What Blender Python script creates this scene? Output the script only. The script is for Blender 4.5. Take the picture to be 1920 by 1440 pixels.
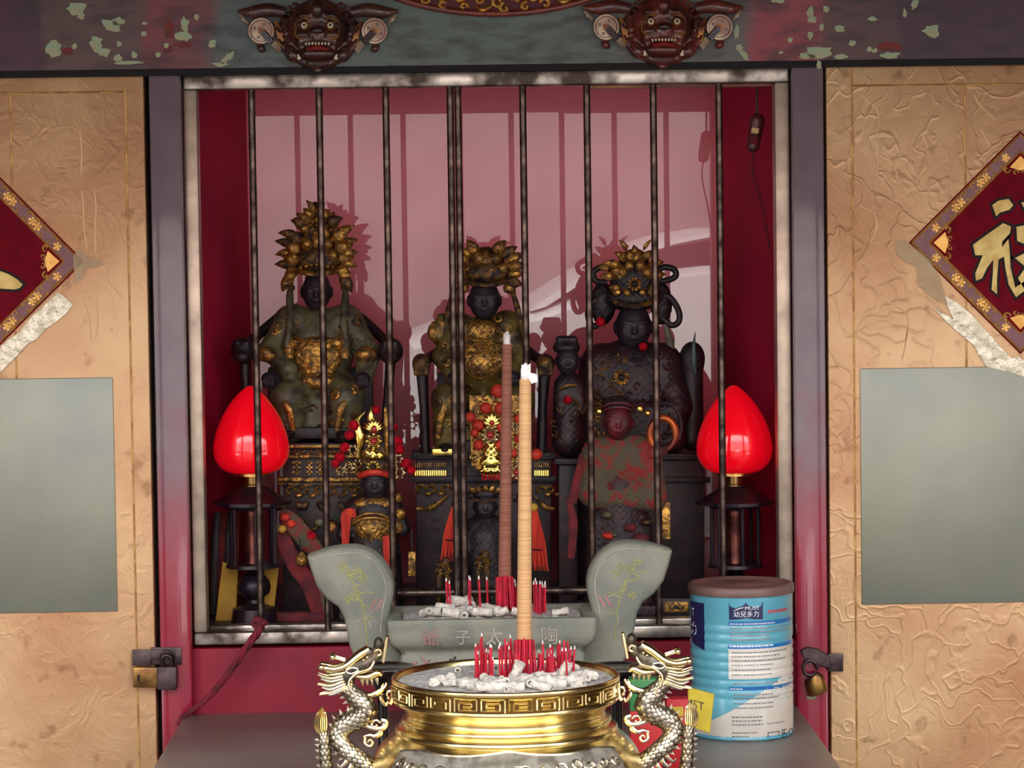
import bpy, bmesh, math, random
import numpy as np
from mathutils import Vector, Matrix

random.seed(7); rng = np.random.default_rng(7)
for _o in list(bpy.data.objects): bpy.data.objects.remove(_o, do_unlink=True)
scene = bpy.context.scene
COL = scene.collection

# ------------------------------------------------------------------ camera
FPX, CAMY, PITCH, ROLL, YAW = 5130.0, -3.56, math.radians(2.9), 0.014, 0.0154
cp, sp = math.cos(PITCH), math.sin(PITCH)
cy_, sy_ = math.cos(YAW), math.sin(YAW)
F_ = Vector((cp * sy_, cp * cy_, -sp)); R0 = Vector((cy_, -sy_, 0)); U0 = Vector((sp * sy_, sp * cy_, cp))
R_ = (R0 - ROLL * U0).normalized(); U_ = (U0 + ROLL * R0).normalized()
cam_d = bpy.data.cameras.new('camera'); cam = bpy.data.objects.new('camera', cam_d); COL.objects.link(cam)
cam_d.sensor_width = 36.0; cam_d.lens = FPX / 1920 * 36.0
cam_d.clip_start = 0.05; cam_d.clip_end = 200
cam.matrix_world = Matrix(((R_.x, U_.x, -F_.x, 0), (R_.y, U_.y, -F_.y, CAMY), (R_.z, U_.z, -F_.z, 0), (0, 0, 0, 1)))
scene.camera = cam

# ------------------------------------------------------------------ daylight: open sky over the street, sun from behind the temple
world = bpy.data.worlds.new('sky'); scene.world = world; world.use_nodes = True
bg = world.node_tree.nodes['Background']
bg.inputs[0].default_value = (0.93, 0.96, 1.0, 1); bg.inputs[1].default_value = 5.2
sun_d = bpy.data.lights.new('sun', 'SUN'); sun = bpy.data.objects.new('sun', sun_d); COL.objects.link(sun)
sun_d.energy = 18.0; sun_d.angle = 0.01; sun_d.color = (1.0, 0.95, 0.86)
sun.rotation_euler = Vector((0.28, -0.58, -0.80)).to_track_quat('-Z', 'Y').to_euler()
scene.view_settings.view_transform = 'Standard'; scene.view_settings.look = 'None'
scene.view_settings.exposure = 0.08; scene.view_settings.gamma = 1.0
scene.view_settings.use_curve_mapping = False

# ------------------------------------------------------------------ helpers
FLOOR = -1.45

def W(px, py, Y):
    """world point seen at photo pixel (px,py) on the vertical plane y=Y"""
    d = F_ * FPX + R_ * (px - 960) - U_ * (py - 720)
    t = (Y - CAMY) / d.y
    return Vector((d.x * t, Y, d.z * t))

class Fr:
    """local frame: photo pixels (x right, y down) and d (pixels out towards the viewer) at depth Y"""
    def __init__(s, cx, cy, Y):
        s.c = (cx, cy); s.Y = Y; s.o = W(cx, cy, Y)
        s.ex = W(cx + 1, cy, Y) - s.o; s.ez = W(cx, cy + 1, Y) - s.o
        s.s = s.ex.length; s.ey = Vector((0, -s.s, 0))
        s.A = np.array([list(s.ex), list(s.ez), list(s.ey)])
    def T(s, v):
        v = np.asarray(v, float).reshape(-1, 3) - np.array([s.c[0], s.c[1], 0.0])
        return v @ s.A

def lin(c):
    out = []
    for v in c[:3]:
        v = v / 255.0
        out.append(v / 12.92 if v <= 0.04045 else ((v + 0.055) / 1.055) ** 2.4)
    return (*out, 1.0)

def mat(name, c1, c2=None, rough=0.5, metal=0.0, scale=20, detail=5, lo=0.4, hi=0.6, bump=0.0, bscale=None,
        stretch=(1, 1, 1), coat=0.0, emit=0.0, spec=0.5, rough2=None, tex='noise', bdist=0.002, metal2=None, distort=0.0):
    m = bpy.data.materials.new(name); m.use_nodes = True
    nt = m.node_tree; N = nt.nodes; L = nt.links
    p = N['Principled BSDF']
    p.inputs['Base Color'].default_value = lin(c1); p.inputs['Roughness'].default_value = rough
    p.inputs['Metallic'].default_value = metal; p.inputs['Specular IOR Level'].default_value = spec
    if coat: p.inputs['Coat Weight'].default_value = coat; p.inputs['Coat Roughness'].default_value = 0.08
    if emit:
        p.inputs['Emission Color'].default_value = lin(c1); p.inputs['Emission Strength'].default_value = emit
    tc = N.new('ShaderNodeTexCoord'); mp = N.new('ShaderNodeMapping'); mp.inputs['Scale'].default_value = stretch
    L.new(tc.outputs['Object'], mp.inputs[0])
    def texnode(sc):
        if tex == 'voronoi':
            t = N.new('ShaderNodeTexVoronoi'); t.inputs['Scale'].default_value = sc; out = t.outputs['Distance']
        else:
            t = N.new('ShaderNodeTexNoise'); t.inputs['Scale'].default_value = sc; t.inputs['Detail'].default_value = detail
            t.inputs['Distortion'].default_value = distort; out = t.outputs['Fac']
        L.new(mp.outputs[0], t.inputs['Vector']); return out
    if c2 is not None:
        o = texnode(scale); mr = N.new('ShaderNodeMapRange'); mr.inputs[1].default_value = lo; mr.inputs[2].default_value = hi
        L.new(o, mr.inputs[0]); mx = N.new('ShaderNodeMix'); mx.data_type = 'RGBA'
        mx.inputs[6].default_value = lin(c1); mx.inputs[7].default_value = lin(c2)
        L.new(mr.outputs[0], mx.inputs[0]); L.new(mx.outputs[2], p.inputs['Base Color'])
        if emit: L.new(mx.outputs[2], p.inputs['Emission Color'])
        if rough2 is not None:
            r2 = N.new('ShaderNodeMapRange'); r2.inputs[3].default_value = rough; r2.inputs[4].default_value = rough2
            L.new(mr.outputs[0], r2.inputs[0]); L.new(r2.outputs[0], p.inputs['Roughness'])
        if metal2 is not None:
            r3 = N.new('ShaderNodeMapRange'); r3.inputs[3].default_value = metal; r3.inputs[4].default_value = metal2
            L.new(mr.outputs[0], r3.inputs[0]); L.new(r3.outputs[0], p.inputs['Metallic'])
    if bump:
        o = texnode(bscale or scale); b = N.new('ShaderNodeBump'); b.inputs['Strength'].default_value = bump
        b.inputs['Distance'].default_value = bdist
        L.new(o, b.inputs['Height']); L.new(b.outputs[0], p.inputs['Normal'])
    return m

def tag(o, label=None, cat=None, group=None, kind=None):
    if label: o['label'] = label
    if cat: o['category'] = cat
    if group: o['group'] = group
    if kind: o['kind'] = kind
    return o

def empty(name, loc, label=None, cat=None, group=None, kind=None):
    o = bpy.data.objects.new(name, None); COL.objects.link(o); o.location = loc; o.empty_display_size = 0.02
    return tag(o, label, cat, group, kind)

def from_arrays(name, v, f, m, parent=None, loc=None, smooth=True, angle=0.7, fix=True):
    me = bpy.data.meshes.new(name); me.from_pydata([tuple(map(float, q)) for q in v], [], [tuple(map(int, q)) for q in f])
    if fix:
        b = bmesh.new(); b.from_mesh(me); bmesh.ops.recalc_face_normals(b, faces=b.faces); b.to_mesh(me); b.free()
    for mm in (m if isinstance(m, (list, tuple)) else [m]): me.materials.append(mm)
    if smooth:
        me.polygons.foreach_set('use_smooth', [True] * len(me.polygons)); me.set_sharp_from_angle(angle=angle)
    me.update()
    o = bpy.data.objects.new(name, me); COL.objects.link(o)
    if parent: o.parent = parent
    if loc is not None: o.location = loc
    return o

def dup(o, parent=None):
    c = o.copy(); COL.objects.link(c); c.parent = parent
    for ch in o.children:
        dup(ch, c)
    return c

def catmull(P, n=6):
    P = [np.asarray(p, float) for p in P]
    if len(P) < 3: return P
    Q = [2 * P[0] - P[1]] + P + [2 * P[-1] - P[-2]]; out = []
    for i in range(1, len(Q) - 2):
        for k in range(n):
            t = k / n; a, b, c, d = Q[i - 1], Q[i], Q[i + 1], Q[i + 2]
            out.append(0.5 * ((2 * b) + (-a + c) * t + (2 * a - 5 * b + 4 * c - d) * t * t + (-a + 3 * b - 3 * c + d) * t ** 3))
    out.append(P[-1]); return out

class M:
    """collects shapes; coordinates are (x, y, d) pixels of a frame, or plain world metres when built without a frame"""
    def __init__(s): s.v = []; s.f = []
    def add(s, v, f):
        b = len(s.v); s.v += [tuple(q) for q in v]; s.f += [tuple(i + b for i in q) for q in f]; return s
    def box(s, a, b):
        x0, y0, z0 = a; x1, y1, z1 = b
        return s.add([(x0, y0, z0), (x1, y0, z0), (x1, y1, z0), (x0, y1, z0), (x0, y0, z1), (x1, y0, z1), (x1, y1, z1), (x0, y1, z1)],
              [(0, 3, 2, 1), (4, 5, 6, 7), (0, 1, 5, 4), (1, 2, 6, 5), (2, 3, 7, 6), (3, 0, 4, 7)])
    def bbox(s, a, b, r):
        """box with chamfered edges"""
        lo = np.minimum(a, b); hi = np.maximum(a, b); r = min(r, *(0.49 * (hi - lo)))
        bm = bmesh.new(); bmesh.ops.create_cube(bm, size=1.0)
        for q in bm.verts: q.co = Vector([lo[i] + (q.co[i] + 0.5) * (hi[i] - lo[i]) for i in range(3)])
        bmesh.ops.bevel(bm, geom=list(bm.edges), offset=r, segments=2, affect='EDGES', profile=0.5)
        bm.verts.index_update()
        s.add([tuple(q.co) for q in bm.verts], [[q.index for q in fc.verts] for fc in bm.faces]); bm.free(); return s
    def tube(s, P, r, n=8, cap=True, sq=(1, 1), up=None):
        P = [np.asarray(p, float) for p in P]; m = len(P)
        R = list(r) if hasattr(r, '__len__') else [r] * m
        if len(R) != m: R = list(np.interp(np.linspace(0, 1, m), np.linspace(0, 1, len(R)), R))
        T = [P[min(i + 1, m - 1)] - P[max(i - 1, 0)] for i in range(m)]
        T = [t / (np.linalg.norm(t) + 1e-12) for t in T]
        u = np.array(up, float) if up is not None else np.array([0.0, 0, 1.0])
        if abs(np.dot(u, T[0])) > 0.95: u = np.array([0, 1.0, 0])
        V = []; 
        for i in range(m):
            a = u - np.dot(u, T[i]) * T[i]; na = np.linalg.norm(a)
            if na < 1e-6: a = np.cross(T[i], [1.0, 0.3, 0.1]); na = np.linalg.norm(a)
            a /= na; b = np.cross(T[i], a)
            if up is None: u = a
            for k in range(n):
                th = 2 * math.pi * k / n
                V.append(P[i] + R[i] * (math.cos(th) * sq[0] * a + math.sin(th) * sq[1] * b))
        Fc = [(i * n + k, i * n + (k + 1) % n, (i + 1) * n + (k + 1) % n, (i + 1) * n + k) for i in range(m - 1) for k in range(n)]
        if cap: Fc += [tuple(range(n))[::-1], tuple((m - 1) * n + k for k in range(n))]
        return s.add(V, Fc)
    def ell(s, c, r, nu=12, nv=8):
        r = (r, r, r) if not hasattr(r, '__len__') else r
        V = [(c[0], c[1], c[2] + r[2])]
        for j in range(1, nv):
            ph = math.pi * j / nv
            for i in range(nu):
                th = 2 * math.pi * i / nu
                V.append((c[0] + r[0] * math.sin(ph) * math.cos(th), c[1] + r[1] * math.sin(ph) * math.sin(th), c[2] + r[2] * math.cos(ph)))
        V.append((c[0], c[1], c[2] - r[2])); Fc = []
        for i in range(nu): Fc.append((0, 1 + i, 1 + (i + 1) % nu))
        for j in range(nv - 2):
            for i in range(nu):
                a = 1 + j * nu; Fc.append((a + i, a + nu + i, a + nu + (i + 1) % nu, a + (i + 1) % nu))
        a = 1 + (nv - 2) * nu
        for i in range(nu): Fc.append((a + i, len(V) - 1, a + (i + 1) % nu))
        return s.add(V, Fc)
    def prism(s, poly, d0, d1, bev=0.0):
        n = len(poly); cx = sum(p[0] for p in poly) / n; cy = sum(p[1] for p in poly) / n
        if bev:
            ins = inset(poly, bev)
            V = [(p[0], p[1], d0) for p in poly] + [(p[0], p[1], d1 - bev) for p in poly] + [(p[0], p[1], d1) for p in ins]
            Fc = [tuple(range(n))[::-1], tuple(range(2 * n, 3 * n))]
            for L_ in (0, n): Fc += [(L_ + i, L_ + (i + 1) % n, L_ + n + (i + 1) % n, L_ + n + i) for i in range(n)]
        else:
            V = [(p[0], p[1], d0) for p in poly] + [(p[0], p[1], d1) for p in poly]
            Fc = [tuple(range(n))[::-1], tuple(range(n, 2 * n))] + [(i, (i + 1) % n, n + (i + 1) % n, n + i) for i in range(n)]
        return s.add(V, Fc)
    def lathe(s, c, prof, n=32, axis=1, close=False):
        """prof: list of (radius, coordinate along axis); axis 0/1/2; centre c"""
        V = []; m = len(prof); ax = [k for k in range(3) if k != axis]
        for (r, h) in prof:
            for k in range(n):
                th = 2 * math.pi * k / n; q = [0, 0, 0]; q[axis] = h
                q[ax[0]] = c[ax[0]] + r * math.cos(th); q[ax[1]] = c[ax[1]] + r * math.sin(th); V.append(tuple(q))
        Fc = [(i * n + k, i * n + (k + 1) % n, (i + 1) * n + (k + 1) % n, (i + 1) * n + k) for i in range(m - 1) for k in range(n)]
        if close: Fc += [((m - 1) * n + k, (m - 1) * n + (k + 1) % n, (k + 1) % n, k) for k in range(n)]
        else:
            if prof[0][0] > 1e-9: Fc.append(tuple(range(n))[::-1])
            if prof[-1][0] > 1e-9: Fc.append(tuple((m - 1) * n + k for k in range(n)))
        return s.add(V, Fc)
    def grid(s, fn, nu, nv, cu=False):
        V = [fn(i / nu, j / nv) for j in range(nv + 1) for i in range(nu + 1)]; w = nu + 1
        return s.add(V, [(j * w + i, j * w + i + 1, (j + 1) * w + i + 1, (j + 1) * w + i) for j in range(nv) for i in range(nu)])
    def build(s, name, m, fr=None, parent=None, loc=None, smooth=True, angle=0.7, fix=True):
        v = fr.T(s.v) if fr is not None else s.v
        if fr is not None and parent is None and loc is None: loc = fr.o
        return from_arrays(name, v, s.f, m, parent, loc, smooth, angle, fix)

def inset(poly, d):
    """move each corner of a polygon towards the inside by d (negative: outwards)"""
    n = len(poly); A = sum(poly[i][0] * poly[(i + 1) % n][1] - poly[(i + 1) % n][0] * poly[i][1] for i in range(n))
    sg = 1 if A > 0 else -1; out = []
    for i in range(n):
        p0, p1, p2 = np.array(poly[i - 1], float), np.array(poly[i], float), np.array(poly[(i + 1) % n], float)
        e1 = p1 - p0; e2 = p2 - p1; e1 /= (np.linalg.norm(e1) + 1e-9); e2 /= (np.linalg.norm(e2) + 1e-9)
        n1 = np.array([-e1[1], e1[0]]) * sg; n2 = np.array([-e2[1], e2[0]]) * sg
        b = n1 + n2; k = np.dot(b, n1)
        out.append(tuple(p1 + b * d / max(k, 0.45)))
    return out

# ---- signed-distance modelling (pixel frames): smooth unions meshed with surface nets
def sd_ell(P, c, r):
    q = (P - np.array(c)) / np.array(r, float); k0 = np.sqrt((q * q).sum(-1)); q2 = q / np.array(r, float)
    k1 = np.sqrt((q2 * q2).sum(-1)) + 1e-9
    return k0 * (k0 - 1) / k1
def sd_cap(P, a, b, r0, r1):
    a = np.array(a, float); ab = np.array(b, float) - a; t = np.clip(((P - a) @ ab) / (ab @ ab), 0, 1)
    return np.sqrt(((P - a - t[..., None] * ab) ** 2).sum(-1)) - (r0 + (r1 - r0) * t)
def sd_box(P, c, h, r):
    q = np.abs(P - np.array(c)) - (np.array(h, float) - r)
    return np.sqrt((np.maximum(q, 0) ** 2).sum(-1)) + np.minimum(q.max(-1), 0) - r
def sdf_mesh(ops, k=6.0, h=3.0, noise=0.0):
    """ops: ('e',c,r) | ('c',a,b,r0,r1) | ('b',c,half,round) ; a leading '-' subtracts. returns verts, faces"""
    lo = np.array([1e9] * 3); hi = -lo
    for o in ops:
        if o[0][0] == '-': continue
        t = o[0]
        if t == 'c':
            R = max(o[3], o[4]); A = np.minimum(o[1], o[2]) - R; B = np.maximum(o[1], o[2]) + R
        else:
            A = np.array(o[1]) - np.array(o[2]); B = np.array(o[1]) + np.array(o[2])
        lo = np.minimum(lo, A); hi = np.maximum(hi, B)
    lo -= 3 * h + k * 0.4; hi += 3 * h + k * 0.4
    ax = [np.arange(lo[i], hi[i] + h, h) for i in range(3)]
    P = np.stack(np.meshgrid(*ax, indexing='ij'), -1); Fd = None
    for o in ops:
        t = o[0][-1]
        d = sd_ell(P, o[1], o[2]) if t == 'e' else sd_cap(P, *o[1:5]) if t == 'c' else sd_box(P, *o[1:4])
        if o[0][0] == '-': Fd = np.maximum(Fd, -d)
        elif Fd is None: Fd = d
        else:
            kk = o[5] if t == 'c' and len(o) > 5 else (o[3] if t == 'e' and len(o) > 3 else k)
            hh = np.clip(0.5 + 0.5 * (Fd - d) / kk, 0, 1); Fd = d * hh + Fd * (1 - hh) - kk * hh * (1 - hh)
    if noise:
        Fd = Fd + noise * (np.sin(P[..., 0] * .5) * np.sin(P[..., 1] * .47 + 1) * np.sin(P[..., 2] * .43 + 2))
    nx, ny, nz = Fd.shape; S = Fd < 0
    c = S[:-1, :-1, :-1].astype(int)
    for i, j, l in [(1,0,0),(0,1,0),(0,0,1),(1,1,0),(1,0,1),(0,1,1),(1,1,1)]:
        c = c + S[i:nx-1+i, j:ny-1+j, l:nz-1+l]
    act = (c > 0) & (c < 8); idx = -np.ones(act.shape, int); ids = np.argwhere(act); idx[act] = np.arange(len(ids))
    acc = np.zeros((len(ids), 3)); cnt = np.zeros(len(ids))
    cor = [(i, j, l) for i in (0, 1) for j in (0, 1) for l in (0, 1)]
    for a in cor:
        for ax_ in range(3):
            if a[ax_]: continue
            b = list(a); b[ax_] = 1
            fa = Fd[ids[:, 0] + a[0], ids[:, 1] + a[1], ids[:, 2] + a[2]]; fb = Fd[ids[:, 0] + b[0], ids[:, 1] + b[1], ids[:, 2] + b[2]]
            mk = (fa < 0) != (fb < 0); t = np.where(mk, fa / (fa - fb + 1e-12), 0)
            q = np.array(a, float)[None, :] + t[:, None] * (np.array(b) - np.array(a))[None, :]
            acc[mk] += q[mk]; cnt[mk] += 1
    V = (ids + acc / cnt[:, None]) * h + np.array([ax[0][0], ax[1][0], ax[2][0]]); faces = []
    for d in range(3):
        e = [0, 0, 0]; e[d] = 1
        s0 = S[:nx - e[0], :ny - e[1], :nz - e[2]]; s1 = S[e[0]:, e[1]:, e[2]:]
        ch = np.argwhere(s0 != s1); u, w = [(1, 2), (2, 0), (0, 1)][d]
        ok = (ch[:, u] > 0) & (ch[:, w] > 0) & (ch[:, u] < Fd.shape[u] - 1) & (ch[:, w] < Fd.shape[w] - 1); ch = ch[ok]
        fl = S[ch[:, 0], ch[:, 1], ch[:, 2]]
        def cell(du, dw):
            q = ch.copy(); q[:, u] -= du; q[:, w] -= dw; return idx[q[:, 0], q[:, 1], q[:, 2]]
        Q = np.stack([cell(1, 1), cell(0, 1), cell(0, 0), cell(1, 0)], 1)
        Q[~fl] = Q[~fl][:, ::-1]; faces.append(Q)
    Fa = np.concatenate(faces)
    return V, Fa[(Fa >= 0).all(1)]
SURF = {}
def sdf(name, ops, m, fr, parent=None, k=6.0, h=3.0, noise=0.0, loc=None, label=None):
    V, Fa = sdf_mesh(ops, k, h, noise)
    o = from_arrays(name, fr.T(V), Fa[:, ::-1], m, parent, fr.o if (parent is None and loc is None) else loc, True, 3.2, fix=False)
    if label: o['label'] = label
    SURF[o.name] = V
    return o

def text_poly(txt, size):
    """flat lettering as (verts, faces) in a plane, from the built-in font, centred at 0"""
    cu = bpy.data.curves.new('t', 'FONT'); cu.body = txt; cu.size = size; cu.align_x = 'CENTER'; cu.align_y = 'CENTER'
    cu.resolution_u = 2
    o = bpy.data.objects.new('t', cu); COL.objects.link(o)
    dg = bpy.context.evaluated_depsgraph_get(); me = bpy.data.meshes.new_from_object(o.evaluated_get(dg))
    v = [tuple(q.co) for q in me.vertices]; f = [tuple(p.vertices) for p in me.polygons]
    bpy.data.objects.remove(o); bpy.data.curves.remove(cu); bpy.data.meshes.remove(me)
    return v, f
# ------------------------------------------------------------------ materials of the setting
def gold_vinyl(name, seed, crease):
    m = bpy.data.materials.new(name); m.use_nodes = True; nt = m.node_tree; N = nt.nodes; L = nt.links; p = N['Principled BSDF']
    tc = N.new('ShaderNodeTexCoord'); mp = N.new('ShaderNodeMapping'); mp.inputs['Location'].default_value = (seed, seed * .7, 0)
    L.new(tc.outputs['Object'], mp.inputs[0])
    n1 = N.new('ShaderNodeTexNoise'); n1.inputs['Scale'].default_value = 5; n1.inputs['Detail'].default_value = 8; L.new(mp.outputs[0], n1.inputs['Vector'])
    r = N.new('ShaderNodeValToRGB'); r.color_ramp.elements[0].position = .3; r.color_ramp.elements[0].color = lin((172, 122, 82))
    r.color_ramp.elements[1].position = .7; r.color_ramp.elements[1].color = lin((214, 180, 134)); L.new(n1.outputs['Fac'], r.inputs[0])
    # grime specks
    n2 = N.new('ShaderNodeTexNoise'); n2.inputs['Scale'].default_value = 34; n2.inputs['Detail'].default_value = 6; L.new(mp.outputs[0], n2.inputs['Vector'])
    g = N.new('ShaderNodeMapRange'); g.inputs[1].default_value = .62; g.inputs[2].default_value = .72; L.new(n2.outputs['Fac'], g.inputs[0])
    mx = N.new('ShaderNodeMix'); mx.data_type = 'RGBA'; mx.inputs[7].default_value = lin((120, 78, 44)); L.new(r.outputs[0], mx.inputs[6])
    ml = N.new('ShaderNodeMath'); ml.operation = 'MULTIPLY'; ml.inputs[1].default_value = .55; L.new(g.outputs[0], ml.inputs[0]); L.new(ml.outputs[0], mx.inputs[0])
    L.new(mx.outputs[2], p.inputs['Base Color'])
    p.inputs['Metallic'].default_value = 0.35; p.inputs['Roughness'].default_value = 0.42
    # wrinkles of the sheet
    n3 = N.new('ShaderNodeTexNoise'); n3.inputs['Scale'].default_value = 9; n3.inputs['Detail'].default_value = 3; L.new(mp.outputs[0], n3.inputs['Vector'])
    va = N.new('ShaderNodeVectorMath'); va.operation = 'SCALE'; va.inputs['Scale'].default_value = .28; L.new(n3.outputs['Color'], va.inputs[0])
    vb = N.new('ShaderNodeVectorMath'); vb.operation = 'ADD'; L.new(mp.outputs[0], vb.inputs[0]); L.new(va.outputs[0], vb.inputs[1])
    st = N.new('ShaderNodeMapping'); st.inputs['Scale'].default_value = (1.5, 1, .8); L.new(vb.outputs[0], st.inputs[0])
    vo = N.new('ShaderNodeTexVoronoi'); vo.feature = 'DISTANCE_TO_EDGE'; vo.inputs['Scale'].default_value = 11; L.new(st.outputs[0], vo.inputs['Vector'])
    vr = N.new('ShaderNodeMapRange'); vr.inputs[1].default_value = 0; vr.inputs[2].default_value = .05; vr.inputs[3].default_value = 1; vr.inputs[4].default_value = 0; L.new(vo.outputs['Distance'], vr.inputs[0])
    b1 = N.new('ShaderNodeBump'); b1.inputs['Strength'].default_value = crease; b1.inputs['Distance'].default_value = .003; L.new(vr.outputs[0], b1.inputs['Height'])
    st2 = N.new('ShaderNodeMapping'); st2.inputs['Scale'].default_value = (1, 1, .22); L.new(vb.outputs[0], st2.inputs[0])
    n4 = N.new('ShaderNodeTexNoise'); n4.inputs['Scale'].default_value = 60; n4.inputs['Detail'].default_value = 6; L.new(st2.outputs[0], n4.inputs['Vector'])
    b2 = N.new('ShaderNodeBump'); b2.inputs['Strength'].default_value = .5; b2.inputs['Distance'].default_value = .002
    L.new(n4.outputs['Fac'], b2.inputs['Height']); L.new(b1.outputs[0], b2.inputs['Normal']); L.new(b2.outputs[0], p.inputs['Normal'])
    return m

def lintel_paint():
    m = bpy.data.materials.new('old_beam_paint'); m.use_nodes = True; nt = m.node_tree; N = nt.nodes; L = nt.links; p = N['Principled BSDF']
    tc = N.new('ShaderNodeTexCoord'); sx = N.new('ShaderNodeSeparateXYZ'); L.new(tc.outputs['Object'], sx.inputs[0])
    n = N.new('ShaderNodeTexNoise'); n.inputs['Scale'].default_value = 14; n.inputs['Detail'].default_value = 6; L.new(tc.outputs['Object'], n.inputs['Vector'])
    a = N.new('ShaderNodeMath'); a.operation = 'MULTIPLY_ADD'; a.inputs[1].default_value = .06; L.new(n.outputs['Fac'], a.inputs[0]); L.new(sx.outputs['X'], a.inputs[2])
    mr = N.new('ShaderNodeMapRange'); mr.inputs[1].default_value = -.70 + .085; mr.inputs[2].default_value = .70 + .085; L.new(a.outputs[0], mr.inputs[0])
    r = N.new('ShaderNodeValToRGB'); cr = r.color_ramp
    stops = [(0, (86, 40, 58)), (.07, (74, 44, 56)), (.075, (92, 70, 66)), (.165, (96, 72, 70)), (.172, (128, 60, 66)), (.225, (112, 62, 66)), (.24, (86, 100, 96)),
             (.5, (92, 108, 100)), (.715, (96, 96, 92)), (.728, (150, 62, 74)), (.785, (146, 66, 74)), (.795, (92, 66, 64)), (.85, (88, 62, 62)), (.86, (70, 46, 60)), (1, (72, 48, 58))]
    while len(cr.elements) < len(stops): cr.elements.new(0.5)
    for e, (q, c) in zip(cr.elements, stops): e.position = q; e.color = lin(c)
    L.new(mr.outputs[0], r.inputs[0])
    mp = N.new('ShaderNodeMapping'); mp.inputs['Scale'].default_value = (1, 1, 3); L.new(tc.outputs['Object'], mp.inputs[0])
    n2 = N.new('ShaderNodeTexNoise'); n2.inputs['Scale'].default_value = 22; n2.inputs['Detail'].default_value = 8; L.new(mp.outputs[0], n2.inputs['Vector'])
    g = N.new('ShaderNodeMapRange'); g.inputs[1].default_value = .45; g.inputs[2].default_value = .68; g.inputs[4].default_value = .75; L.new(n2.outputs['Fac'], g.inputs[0])
    mx = N.new('ShaderNodeMix'); mx.data_type = 'RGBA'; mx.inputs[7].default_value = lin((44, 36, 40)); L.new(g.outputs[0], mx.inputs[0]); L.new(r.outputs[0], mx.inputs[6])
    L.new(mx.outputs[2], p.inputs['Base Color']); p.inputs['Roughness'].default_value = .5
    b = N.new('ShaderNodeBump'); b.inputs['Strength'].default_value = .35; b.inputs['Distance'].default_value = .002; L.new(n2.outputs['Fac'], b.inputs['Height']); L.new(b.outputs[0], p.inputs['Normal'])
    return m

m_red = mat('red_lacquer', (158, 18, 48), (132, 20, 44), rough=.5, scale=9, bump=.15, bscale=40, spec=.25)
m_post = mat('worn_post_paint_with_sheen', (122, 108, 114), (104, 88, 96), rough=.3, coat=.7, scale=14, lo=.35, hi=.7, bump=.05, bscale=30, spec=.3)
def post_wear_sheen(m):   # grey above is part wear, part painted-in sky glare; red below, ragged border
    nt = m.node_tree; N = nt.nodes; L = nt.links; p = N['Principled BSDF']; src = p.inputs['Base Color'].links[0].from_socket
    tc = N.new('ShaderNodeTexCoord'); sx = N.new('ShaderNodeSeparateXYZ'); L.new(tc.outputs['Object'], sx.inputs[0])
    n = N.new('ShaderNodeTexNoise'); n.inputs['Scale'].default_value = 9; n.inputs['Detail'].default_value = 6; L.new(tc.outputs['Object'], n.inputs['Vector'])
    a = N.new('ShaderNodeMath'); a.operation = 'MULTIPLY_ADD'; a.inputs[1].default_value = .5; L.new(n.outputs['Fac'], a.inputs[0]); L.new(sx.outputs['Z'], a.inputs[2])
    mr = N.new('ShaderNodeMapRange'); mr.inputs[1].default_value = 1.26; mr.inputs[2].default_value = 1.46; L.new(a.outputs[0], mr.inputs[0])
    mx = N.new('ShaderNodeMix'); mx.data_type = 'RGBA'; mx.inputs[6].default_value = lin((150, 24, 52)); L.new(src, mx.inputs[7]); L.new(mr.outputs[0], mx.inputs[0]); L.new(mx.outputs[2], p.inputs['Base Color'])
post_wear_sheen(m_post)
m_dark = mat('black_gap', (16, 10, 12), rough=.8)
m_steel = mat('tarnished_steel', (196, 188, 176), (84, 74, 66), rough=.3, metal=.85, rough2=.55, scale=26, lo=.4, hi=.62, bump=.25, bscale=60)
m_steel2 = mat('beige_aluminium', (196, 180, 160), (150, 134, 120), rough=.35, metal=.6, scale=30, lo=.35, hi=.75, bump=.2, bscale=60)
m_bar = mat('dark_steel_bar', (112, 98, 88), (58, 44, 42), rough=.28, metal=.9, rough2=.5, scale=60, lo=.35, hi=.65, bump=.3, bscale=90)
m_niche = mat('niche_red', (186, 22, 66), (164, 20, 58), rough=.6, scale=5, spec=.3)
m_wood_yellow = mat('raw_wood', (170, 120, 70), (120, 70, 50), scale=40, stretch=(.2, 1, 1))
m_flake = mat('pale_green_undercoat', (150, 178, 146), (172, 168, 130), rough=.7, scale=60, bump=.4)
m_flake2 = mat('bare_red_patch', (130, 40, 36), (96, 50, 40), rough=.7, scale=60)
m_table = mat('grey_brown_table', (142, 134, 124), (120, 100, 94), rough=.38, scale=7, stretch=(.25, 1, 1), bump=.15, bscale=50)
m_floor = mat('stone_floor', (98, 92, 86), (82, 78, 74), rough=.7, scale=4)
m_street = mat('asphalt', (54, 53, 54), (46, 45, 46), rough=.85, scale=8)
m_facade = mat('street_wall', (166, 152, 152), (154, 140, 140), rough=.8, scale=2)
m_pillar = mat('pillar_paint', (70, 16, 24), (50, 14, 20), rough=.5, scale=6)
m_ceil = mat('ceiling_wood', (88, 66, 52), (66, 48, 40), rough=.7, scale=6)

def box(name, x0, x1, y0, y1, z0, z1, m, parent=None, r=0.0):
    x0, x1 = sorted((x0, x1)); y0, y1 = sorted((y0, y1)); z0, z1 = sorted((z0, z1))
    c = Vector(((x0 + x1) / 2, (y0 + y1) / 2, z0)); q = M()
    pc = parent.location if parent else Vector((0, 0, 0))
    lo = (x0 - c.x, y0 - c.y, 0); hi = (x1 - c.x, y1 - c.y, z1 - z0)
    if r: q.bbox(lo, hi, r)
    else: q.box(lo, hi)
    o = q.build(name, m, None, parent, c - pc, smooth=bool(r)); return o

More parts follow.
